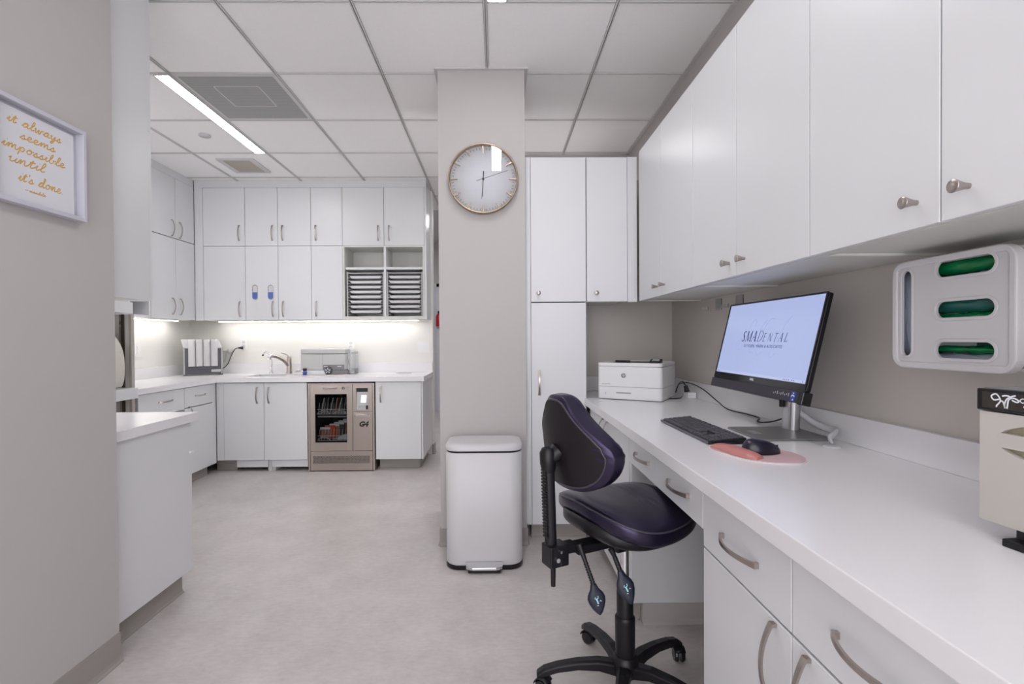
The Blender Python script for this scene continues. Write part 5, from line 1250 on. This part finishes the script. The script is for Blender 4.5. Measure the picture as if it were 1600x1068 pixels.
# face plate with four slots: cell grid, each slot ringed by matching outlines
def slot_cell(mb, Y0, Y1, Z0, Z1, s, d0, d1):
    """rectangular cell with a rounded slot hole"""
    y0, y1, z0, z1, r = s; n = 6
    hole = rrect(y0, y1, z0, z1, r, n); ou = []
    cyy, czz = (y0 + y1) / 2, (z0 + z1) / 2
    for k, (a, b) in enumerate(hole):
        c_ = k // (n + 1); t_ = (k % (n + 1)) / n
        cs = [(Y1, Z1), (Y0, Z1), (Y0, Z0), (Y1, Z0)]
        p = cs[c_]
        if c_ == 0: q_ = (Y1, b + (Z1 - b) * min(1, 2 * t_)) if t_ <= 0.5 else (Y1 + (a - Y1) * (2 * t_ - 1), Z1)
        elif c_ == 1: q_ = (a + (Y0 - a) * min(1, 2 * t_), Z1) if t_ <= 0.5 else (Y0, Z1 + (b - Z1) * (2 * t_ - 1))
        elif c_ == 2: q_ = (Y0, b + (Z0 - b) * min(1, 2 * t_)) if t_ <= 0.5 else (Y0 + (a - Y0) * (2 * t_ - 1), Z0)
        else: q_ = (a + (Y1 - a) * min(1, 2 * t_), Z0) if t_ <= 0.5 else (Y1, Z0 + (b - Z0) * (2 * t_ - 1))
        ou.append(q_)
    mb.strip(ou, hole, gf, d0, d1)
pl = MB(); m0 = 0.014
ys = 1.200
zc = [1.346, 1.251, 1.157]; zb = [gz0 + m0, 1.204, 1.2985, gz1 - m0]
for i, z in enumerate(zc):
    slot_cell(pl, gy0 + m0, ys, zb[2 - i], zb[3 - i], (1.027, 1.168, z - 0.019, z + 0.019, 0.0189), 0.0, 0.006)
slot_cell(pl, ys, gy1 - m0, gz0 + m0, gz1 - m0, (1.236, 1.266, 1.140, 1.356, 0.0149), 0.0, 0.006)
fp = obj('face_plate', pl, 'white_matte', t)
rim = MB(); rim.strip(rrect(gy0, gy1, gz0, gz1, 0.035, 8), rrect(gy0 + 0.016, gy1 - 0.016, gz0 + 0.016, gz1 - 0.016, 0.012, 8), gf, -0.004, 0.020)
obj('rounded_rim', rim, 'white_matte', t, bevel=0.003)
for i, z in enumerate(zc):
    r_ = MB(); r_.strip(rrect(1.020, 1.175, z - 0.026, z + 0.026, 0.0259, 8), rrect(1.0275, 1.1675, z - 0.0185, z + 0.0185, 0.0184, 8), gf, -0.0025, 0.0)
    obj('slot_lip', r_, 'white_matte', fp, bevel=0.001, seg=1)
r_ = MB(); r_.strip(rrect(1.230, 1.272, 1.134, 1.362, 0.0209, 8), rrect(1.2365, 1.2655, 1.1405, 1.3555, 0.0144, 8), gf, -0.0025, 0.0)
obj('slot_lip', r_, 'white_matte', fp, bevel=0.001, seg=1)
bd = MB(); bd.box(GXf + 0.021, 1.188, gy1 - 0.012, gy1 - 0.006, gz0 + 0.01, gz1 - 0.01).box(GXf + 0.021, 1.188, gy0 + 0.006, gy1 - 0.012, gz0 + 0.006, gz0 + 0.012).box(GXf + 0.021, 1.188, gy0 + 0.006, gy1 - 0.012, gz1 - 0.012, gz1 - 0.006)
bd.box(GXf + 0.021, 1.188, 1.203, 1.207, gz0 + 0.012, gz1 - 0.012)
obj('case', bd, 'white_matte', t)
obj('shelf_insert', MB().box(GXf + 0.021, 1.188, gy0 + 0.006, 1.203, 1.202, 1.206).box(GXf + 0.021, 1.188, gy0 + 0.006, 1.203, 1.297, 1.301).box(1.184, 1.188, gy0 + 0.006, 1.203, gz0 + 0.012, gz1 - 0.012), 'teal', t)
def packet(x, y0, y1, z0, z1, seed):
    random.seed(seed); mb = MB(); n, m_ = 14, 6; vs = []
    for i in range(n + 1):
        for j in range(m_ + 1):
            e_ = math.sin(PI * j / m_)
            vs.append((x - 0.010 * e_ + random.uniform(-0.004, 0.004), y0 + (y1 - y0) * i / n, z0 + (z1 - z0) * j / m_ + random.uniform(-0.002, 0.002)))
    k = len(vs); vs += [(x + 0.03, y0 + (y1 - y0) * i / n, z0 + (z1 - z0) * j / m_) for i in range(n + 1) for j in range(m_ + 1)]
    q = m_ + 1
    fs = [(i * q + j, (i + 1) * q + j, (i + 1) * q + j + 1, i * q + j + 1) for i in range(n) for j in range(m_)]
    fs += [(k + i * q + j, k + i * q + j + 1, k + (i + 1) * q + j + 1, k + (i + 1) * q + j) for i in range(n) for j in range(m_)]
    fs += [(i * q, k + i * q, k + (i + 1) * q, (i + 1) * q) for i in range(n)] + [(i * q + m_, (i + 1) * q + m_, k + (i + 1) * q + m_, k + i * q + m_) for i in range(n)]
    fs += [(j, j + 1, k + j + 1, k + j) for j in range(m_)] + [(n * q + j, k + n * q + j, k + n * q + j + 1, n * q + j + 1) for j in range(m_)]
    return mb.add(vs, fs, True)
pk = [(1.335, 1.367, 'green', 'bright green packet in the top slot of the wall dispenser', 1), (1.318, 1.333, 'bluegrey', 'pale strip packet at the bottom of the dispenser top slot', 2),
      (1.245, 1.285, 'teal', 'dark teal packet in the middle slot of the wall dispenser', 3), (1.225, 1.243, 'green', 'dark green packet low in the dispenser middle slot', 4),
      (1.150, 1.166, 'green', 'bright green packet in the bottom slot of the wall dispenser', 5), (1.128, 1.148, 'bluegrey', 'pale packet under the green one in the dispenser bottom slot', 6)]
for z0, z1, m_, lb, sd in pk:
    tag(obj('glove_packet', packet(GXf + 0.03, 1.0, 1.195, z0, z1, sd), m_, at=(GXf + 0.03, 1.1, z0)), lb, 'packet', 'packets in the wall dispenser')
tag(obj('film_roll', packet(GXf + 0.019, 1.212, 1.280, 1.13, 1.362, 8), 'bluegrey', at=(GXf + 0.03, 1.245, 1.13)), 'blue-grey plastic film in the upright slot of the dispenser', 'packet')
random.seed(11)

# ------------------------------------------------------------------ cream box with dark lid at the right edge
ang = math.radians(6)
t = thing('cream_canister', 'cream boxy machine on black feet with a dark lettered lid at the right edge', 'appliance', (0.862, 0.870, 0.835), rz=ang)
# local: -y runs towards the camera, +x towards the wall
BW, BL = 0.24, 0.34
zb0, zt0 = 0.030, 0.222
body = MB()
body.box(0.012, BW, -BL, 0.0, zb0, zt0)
obj('body', body, 'canister', t, local=True, bevel=0.006)
face = MB()
hf = lambda a, b, d: (0.0115 - d, -a, b)
# front skin with an oval grip opening
n = 24; cy_, cz_, ra, rb = 0.150, 0.176, 0.125, 0.037
oval = [(cy_ + ra * math.cos(2 * PI * k / n), cz_ + rb * math.sin(2 * PI * k / n)) for k in range(n)]
rect = []
for k in range(n):
    c_, s_ = math.cos(2 * PI * k / n), math.sin(2 * PI * k / n)
    m_ = max(abs(c_), abs(s_)); u_, v_ = c_ / m_, s_ / m_
    rect.append(((cy_ + u_ * (BL - cy_)) if u_ > 0 else cy_ + u_ * cy_, (cz_ + v_ * (zt0 - cz_)) if v_ > 0 else cz_ + v_ * (cz_ - zb0)))
face.strip(rect, oval, hf, 0.0, 0.0115)
obj('front_panel', face, 'canister', t, local=True)
obj('grip_recess', MB().prism([(0.02, 0.135), (0.28, 0.135), (0.28, 0.217), (0.02, 0.217)], hf, -0.0008, -0.0002), 'cream_in', t, local=True)
vs = []; n2 = 12
gb = MB(); ov = [(cy_ - ra + 2 * ra * k / n2) for k in range(n2 + 1)]
gp = [(y, cz_ + 0.012 - 0.002 * math.sin(PI * k / n2)) for k, y in enumerate(ov)] + [(y, cz_ - 0.013) for y in ov[::-1]]
gb.prism(gp, hf, 0.001, 0.0113); obj('grip_bar', gb, 'canister', t, local=True)
lid = MB(); lid.box(-0.003, BW + 0.003, -BL - 0.003, 0.003, zt0 + 0.002, zt0 + 0.040)
lo = obj('lid', lid, 'black_gl', t, local=True, bevel=0.002)
obj('lid_panel', MB().box(-0.0036, -0.0031, -BL, -0.006, zt0 + 0.007, zt0 + 0.035), 'lid_brown', lo, local=True)
obj('lid_top', MB().box(0.004, BW - 0.004, -BL + 0.004, -0.004, zt0 + 0.0402, zt0 + 0.0415), 'plate', lo, local=True)
lf2 = lambda a, b, d: (-0.0039, -a, zt0 + 0.021 + b)
mono = MB()
def mono_w(x, s_):
    for st in ([(0.05, -0.02), (-0.55, -0.18), (-0.85, 0.25), (-0.35, 0.55), (0.05, 0.1), (0.1, -0.3), (-0.25, -0.8), (-0.3, -1.0)],
               [(0.1, -0.25), (0.35, -0.25), (0.5, -0.6), (0.6, -1.05)], [(0.3, 0.35), (0.7, 0.45), (1.1, 0.35), (0.75, 0.0), (0.55, -0.6), (0.62, -1.05)],
               [(1.7, 0.55), (1.2, 0.35), (0.95, -0.1), (0.85, -0.8), (0.8, -1.05)], [(1.0, 0.05), (1.4, 0.25), (1.85, 0.1), (2.0, -0.1), (1.75, -0.2), (1.3, 0.0)]):
        mono.ribbon(smooth([(x + p[0] * s_, (p[1] + 0.25) * s_) for p in st], 4), s_ * 0.17, lf2)
mono_w(0.034, 0.0145); mono_w(0.073, 0.0095)
obj('monogram', mono, 'white_ink', lo, local=True)
for (a, b) in ((-0.065, 0.02), (-BL + 0.03, 0.02), (-0.065, BW - 0.05), (-BL + 0.03, BW - 0.05)):
    obj('foot', MB().box(b - 0.035, b + 0.022, a - 0.024, a + 0.018, 0.0, 0.013).box(b - 0.018, b + 0.016, a - 0.018, a + 0.010, 0.013, zb0), 'black_pl', t, local=True, bevel=0.002)
obj('drip_edge', MB().box(0.03, 0.06, -0.045, -0.015, zb0 - 0.006, zb0 - 0.0002), 'black_pl', t, local=True)

# ------------------------------------------------------------------ red extinguisher down the corridor
t = thing('fire_extinguisher', 'red fire extinguisher glimpsed beyond the pillar in the corridor', 'extinguisher', (-0.937, 8.1, 1.40))
obj('cylinder', MB().lathe([(0.045, 1.40), (0.05, 1.41), (0.05, 1.56), (0.03, 1.60), (0.012, 1.61)], (-0.937, 8.13, 0), 20), 'red', t)
obj('valve', MB().box(-0.955, -0.90, 8.10, 8.15, 1.61, 1.65), 'black_pl', t)
obj('bracket', MB().box(-0.96, -0.914, 8.181, 8.199, 1.45, 1.55), 'grey_pl', t)

# ------------------------------------------------------------------ saddle chair
cx0, cy0 = 0.428, 1.650
th = math.radians(25); dv = Vector((math.cos(th), math.sin(th), 0)); wv = Vector((math.sin(th), -math.cos(th), 0))
t = thing('saddle_chair', 'black leather swivel work chair with curved backrest at the desk', 'chair', (cx0, cy0, 0))
C0 = Vector((cx0, cy0, 0))
def cushion(center, A, B, N, ha, hb, top, bot, disp, shape=lambda a, b: (a, b), nr=26, na=96, ex=2.6, both=True):
    """pillow: A,B in-plane axes, N normal; top/bot thickness functions of r; disp(a,b)->offset along N"""
    mb = MB(); vs = []; fs = []
    def P(r, an, side):
        c_, s_ = math.cos(an), math.sin(an)
        k = (abs(c_) ** ex + abs(s_) ** ex) ** (-1 / ex)
        a, b = shape(ha * r * k * c_, hb * r * k * s_)
        h_ = top(r) if side > 0 else -bot(r)
        return center + A * a + B * b + N * (disp(a, b) + h_)
    rs = [math.sin(PI / 2 * i / nr) for i in range(nr + 1)]
    for side in (1, -1):
        k0 = len(vs); vs.append(P(0, 0, side))
        for r in rs[1:]:
            for j in range(na): vs.append(P(r, 2 * PI * j / na, side))
        for j in range(na):
            tr = (k0, k0 + 1 + j, k0 + 1 + (j + 1) % na); fs.append(tr if side > 0 else tr[::-1])
        for i in range(nr - 1):
            b0 = k0 + 1 + i * na
            for j in range(na):
                q_ = (b0 + j, b0 + na + j, b0 + na + (j + 1) % na, b0 + (j + 1) % na); fs.append(q_ if side > 0 else q_[::-1])
    h0 = 1 + (nr - 1) * na; h1 = h0 + 1 + nr * na
    for j in range(na): fs.append((h0 + j, h1 + j, h1 + (j + 1) % na, h0 + (j + 1) % na))
    mb.add(vs, fs, True)
    return mb, P
Zv = Vector((0, 0, 1))
# seat
sc_c = C0 + dv * 0.012 + Zv * 0.622
def fold(x, w_): return max(0.0, 1 - abs(x) / w_) ** 1.0 if abs(x) < w_ else 0.0
sdisp = lambda a, b: 0.0032 * math.sin((a + 0.12 * b) * 2 * PI / 0.024) * fold(b + 0.01, 0.15) * fold(a - 0.045, 0.062) ** 0.5 + 0.030 * max(0, -a / 0.2) ** 2 + 0.012 * max(0, a / 0.2) - 0.020 * (b / 0.2) ** 2 - (0.035 * max(0, (a - 0.12) / 0.08) ** 2)
sshape = lambda a, b: (a, b * (1.0 - 0.10 * a / 0.2))
mb, PS = cushion(sc_c, dv, wv, Zv, 0.205, 0.215, lambda r: 0.004 + 0.036 * (1 - r ** 6) ** 0.5, lambda r: 0.010 + 0.036 * (1 - r ** 8) ** 0.5, sdisp, sshape)
obj('seat', mb, 'leather', t)
pp = []
for j in range(61):
    an = 2 * PI * j / 60; pp.append(PS(0.985, an, 1) + Zv * 0.0005)
obj('seat_piping', MB().tube(pp, 0.0028, 6, cap=False), 'piping', t)
mb, _p = cushion(C0 + dv * -0.012 + Zv * 0.585, dv, wv, Zv, 0.185, 0.175, lambda r: 0.02, lambda r: 0.008 + 0.048 * (1 - r ** 2.5) ** 0.5, lambda a, b: 0.030 * max(0, -a / 0.2) ** 2 - 0.020 * (b / 0.2) ** 2)
obj('seat_pan', mb, 'black_pl', t)
# backrest
lean = math.radians(6)
BN = (dv * math.cos(lean) + Zv * math.sin(lean)).normalized(); BU = (Zv * math.cos(lean) - dv * math.sin(lean)).normalized()
bc = Vector((0.203, 1.545, 0.868))
bdisp = lambda a, b: 1.9 * a * a + 0.25 * b * b + 0.0026 * math.sin((b + 0.3 * a) * 2 * PI / 0.021) * fold(b + 0.01, 0.045) * (1 if a > 0.13 else 0) * min(1, max(0, (a - 0.13) / 0.03))
def bshape(a, b):
    u_ = min(1, max(0, (b + 0.035) / 0.15)); return (a * (1.0 - 0.55 * u_ * u_ * (3 - 2 * u_)), b)
mb, PB = cushion(bc, wv, BU, BN, 0.190, 0.148, lambda r: 0.014 + 0.052 * (1 - r ** 5) ** 0.5, lambda r: 0.010 + 0.012 * (1 - r ** 8) ** 0.5, bdisp, bshape, ex=2.75)
obj('backrest', mb, 'leather', t)
# rear cover panel inside the piping
pn = MB(); vs = []; na = 40; nr = 6
vs.append(PB(0, 0, -1) - BN * 0.0015)
for i in range(1, nr + 1):
    for j in range(na): vs.append(PB(0.90 * i / nr, 2 * PI * j / na, -1) - BN * 0.0015)
fs = [(0, 1 + (j + 1) % na, 1 + j) for j in range(na)] + [(1 + i * na + j, 1 + i * na + (j + 1) % na, 1 + (i + 1) * na + (j + 1) % na, 1 + (i + 1) * na + j) for i in range(nr - 1) for j in range(na)]
pn.add(vs, fs, True); obj('back_panel', pn, 'leather_back', t)
obj('back_piping', MB().tube([PB(0.905, 2 * PI * j / 60, -1) - BN * 0.001 for j in range(61)], 0.0032, 6, cap=False), 'piping', t)
# upright post with ratchet teeth
pb = Vector((0.168, 1.535, 0))
tilt = Vector((0.010, 0.004, 0))
pt = lambda z: pb + tilt * ((z - 0.5) / 0.34) * -1 + Zv * z
obj('post', MB().tube([pt(0.52), pt(0.60), pt(0.70), pt(0.82)], 0.019, 12, flat=0.75), 'black_pl', t)
teeth = MB()
for k in range(24):
    z = 0.575 + k * 0.0098
    c_ = pt(z) - dv * 0.0165
    teeth.tube([c_ - wv * 0.013, c_ + wv * 0.013], 0.0042, 6)
obj('ratchet_teeth', teeth, 'black_pl', t)
obj('post_head', MB().tube([pt(0.775), pt(0.80), pt(0.835), pt(0.85)], [0.020, 0.026, 0.026, 0.018], 14), 'black_pl', t)
obj('back_mount', MB().tube([pt(0.815) + dv * 0.005, Vector(bc) - BN * 0.012 + Zv * -0.03], [0.022, 0.03], 12), 'black_pl', t)
br = MB()
def obox(mb, c, hd, hw, hz):
    vs = []
    for sz in (-1, 1):
        for sd, sw_ in ((-1, -1), (1, -1), (1, 1), (-1, 1)): vs.append(c + dv * hd * sd + wv * hw * sw_ + Zv * hz * sz)
    mb.add(vs, [(0, 3, 2, 1), (4, 5, 6, 7), (0, 1, 5, 4), (1, 2, 6, 5), (2, 3, 7, 6), (3, 0, 4, 7)])
obox(br, pb + dv * 0.014 + Zv * 0.515, 0.034, 0.028, 0.033)
obox(br, pb + dv * 0.055 + Zv * 0.528, 0.03, 0.022, 0.014)
obj('post_bracket', br, 'black_pl', t, bevel=0.004)
bl = MB()
for a, z, r in ((0.018, 0.530, 0.0045), (0.006, 0.507, 0.0070), (0.022, 0.492, 0.0050)):
    c_ = pb + dv * (a) + wv * 0.0285 + Zv * z; bl.tube([c_, c_ + wv * 0.005], r, 12)
obj('bolts', bl, 'chrome', t)
obj('tilt_rod', MB().tube([pb + Zv * 0.482 + dv * 0.006, pb + Zv * 0.415 + dv * 0.006], [0.0085, 0.0075], 10), 'black_pl', t)
mc = MB(); obox(mc, C0 + dv * -0.105 + Zv * 0.522, 0.10, 0.028, 0.014); obox(mc, C0 + Zv * 0.522, 0.09, 0.075, 0.012)
obj('mechanism', mc, 'black_pl', t, bevel=0.004)
# column
obj('piston', MB().lathe([(0.014, 0.30), (0.014, 0.51)], (cx0, cy0, 0), 20), 'chrome', t)
obj('gas_tube', MB().lathe([(0.0275, 0.235), (0.0275, 0.338), (0.025, 0.345), (0.015, 0.346)], (cx0, cy0, 0), 24), 'black_pl', t)
obj('sleeve', MB().lathe([(0.031, 0.115), (0.032, 0.13), (0.0335, 0.244), (0.0335, 0.252), (0.030, 0.257)], (cx0, cy0, 0), 24), 'black_pl', t)
# star base
obj('hub', MB().lathe([(0.028, 0.055), (0.042, 0.062), (0.046, 0.10), (0.040, 0.118), (0.034, 0.125)], (cx0, cy0, 0), 24), 'black_pl', t)
for k in range(5):
    an = math.radians(34.6 + 72 * k); ux, uy = math.cos(an), math.sin(an); nx, ny = -uy, ux
    mb = MB(); st = [(0.03, 0.104, 0.024, 0.042), (0.09, 0.112, 0.021, 0.034), (0.16, 0.108, 0.019, 0.028), (0.23, 0.096, 0.018, 0.026), (0.275, 0.082, 0.018, 0.026), (0.298, 0.066, 0.016, 0.022)]
    vs = []
    for r, z, hw, h_ in st:
        for s_, zz in ((-1, -h_), (-1, -0.006), (-0.55, 0.0), (0.55, 0.0), (1, -0.006), (1, -h_)):
            vs.append((cx0 + ux * r + nx * hw * s_, cy0 + uy * r + ny * hw * s_, z + zz))
    m_ = 6; fs = [(i * m_ + j, i * m_ + (j + 1) % m_, (i + 1) * m_ + (j + 1) % m_, (i + 1) * m_ + j) for i in range(len(st) - 1) for j in range(m_)]
    fs = [f_[::-1] for f_ in fs] + [tuple(range(m_)), tuple(range((len(st) - 1) * m_, len(st) * m_))[::-1]]
    mb.add(vs, fs)
    obj('leg', mb, 'black_pl', t, bevel=0.003)
    wx_, wy_ = cx0 + ux * 0.288, cy0 + uy * 0.288
    sa = an + [0.9, 0.5, -0.6, 0.4, 1.0][k]; sxv, syv = math.cos(sa), math.sin(sa); px_, py_ = -syv, sxv
    cxw, cyw = wx_ - sxv * 0.014, wy_ - syv * 0.014
    ca = obj('caster', MB().tube([(wx_, wy_, 0.062), (wx_, wy_, 0.035)], 0.008, 8), 'black_pl', t)
    for s_ in (-1, 1):
        a_ = (cxw + px_ * 0.006 * s_, cyw + py_ * 0.006 * s_, 0.0252); b_ = (cxw + px_ * 0.019 * s_, cyw + py_ * 0.019 * s_, 0.0252)
        obj('wheel', MB().tube([a_, ((a_[0] + b_[0]) / 2, (a_[1] + b_[1]) / 2, 0.0252), b_], [0.025, 0.025, 0.021], 20), 'black_gl', ca)
    hd = MB(); vs = []
    for i in range(9):
        q_ = PI * 0.05 + PI * 0.75 * i / 8
        for w_ in (-0.020, 0.020): vs.append((cxw + sxv * 0.029 * math.cos(q_) + px_ * w_, cyw + syv * 0.029 * math.cos(q_) + py_ * w_, 0.0255 + 0.029 * math.sin(q_)))
    for i in range(9):
        q_ = PI * 0.05 + PI * 0.75 * i / 8
        for w_ in (-0.020, 0.020): vs.append((cxw + sxv * 0.0265 * math.cos(q_) + px_ * w_, cyw + syv * 0.0265 * math.cos(q_) + py_ * w_, 0.0255 + 0.0265 * math.sin(q_)))
    fs = []
    for i in range(8):
        fs += [(2 * i, 2 * i + 1, 2 * i + 3, 2 * i + 2), (18 + 2 * i, 18 + 2 * i + 2, 18 + 2 * i + 3, 18 + 2 * i + 1), (2 * i, 2 * i + 2, 18 + 2 * i + 2, 18 + 2 * i), (2 * i + 1, 18 + 2 * i + 1, 18 + 2 * i + 3, 2 * i + 3)]
    fs += [(0, 18, 19, 1), (16, 17, 35, 34)]
    hd.add(vs, fs, True); obj('hood', hd, 'black_pl', ca)
# adjustment levers with leaf-shaped paddles
def lever(p0, p1, p2, tip, seed):
    p0, p1, p2, tip = map(Vector, (p0, p1, p2, tip))
    lv = obj('lever', MB().tube([p0, p1], [0.010, 0.006], 10), 'black_pl', t)
    ring = MB(); ax = (p2 - p1)
    for k in range(9):
        q_ = p1 + ax * (k / 8.0); ring.tube([q_, q_ + ax.normalized() * 0.0045], [0.0075, 0.0075], 10)
    ring.tube([p1, p2], 0.0055, 8)
    obj('ribbed_sleeve', ring, 'black_pl', lv)
    ax2 = (tip - p2); L2 = ax2.length; ax2.normalize()
    side = Vector((1, 0, 0)) - ax2 * ax2.x; side.normalize(); nrm = side.cross(ax2)
    if nrm.y > 0: nrm = -nrm
    prof = [(0.0, 0.009), (0.15, 0.013), (0.32, 0.0235), (0.45, 0.027), (0.60, 0.025), (0.78, 0.018), (0.92, 0.010), (1.0, 0.003)]
    mb = MB(); vs = []; n = 14
    for u_, w_ in prof:
        c_ = p2 + ax2 * L2 * u_
        for j in range(n):
            an = 2 * PI * j / n; vs.append(c_ + side * w_ * math.cos(an) + nrm * min(w_, 0.0075) * math.sin(an))
    mb.add(vs, [(i * n + j, i * n + (j + 1) % n, (i + 1) * n + (j + 1) % n, (i + 1) * n + j) for i in range(len(prof) - 1) for j in range(n)], True)
    mb.add(vs[:n], [tuple(range(n))]); mb.add(vs[-n:], [tuple(range(n))[::-1]])
    pd_ = obj('paddle', mb, 'navy_pl', lv)
    base = p2 + ax2 * L2 * 0.5 + nrm * 0.0080
    fn_ = lambda a, b, d: tuple(base + side * a - ax2 * b + nrm * d)
    ic = MB()
    ic.ribbon([(-0.003, 0.010), (-0.006, 0.006), (-0.003, 0.004), (0.004, 0.005)], 0.0022, fn_, 0.0002)
    ic.ribbon([(0.004, 0.005), (0.005, 0.012)], 0.0022, fn_, 0.0002)
    ic.ribbon([(-0.001, 0.004), (0.001, -0.010)], 0.0045, fn_, 0.0002)
    obj('paddle_icon', ic, 'cyan_ink', pd_)
    ic = MB(); ic.ribbon([(0.007, -0.004), (0.010, -0.002), (0.012, -0.005)], 0.0014, fn_, 0.0002); ic.ribbon([(-0.004, -0.014), (0.001, -0.015)], 0.0014, fn_, 0.0002)
    obj('paddle_icon', ic, 'white_ink', pd_)
lever((0.250, 1.50, 0.560), (0.266, 1.48, 0.512), (0.284, 1.46, 0.458), (0.303, 1.45, 0.372), 1)
lever((0.342, 1.48, 0.555), (0.352, 1.475, 0.532), (0.366, 1.465, 0.494), (0.396, 1.45, 0.402), 2)
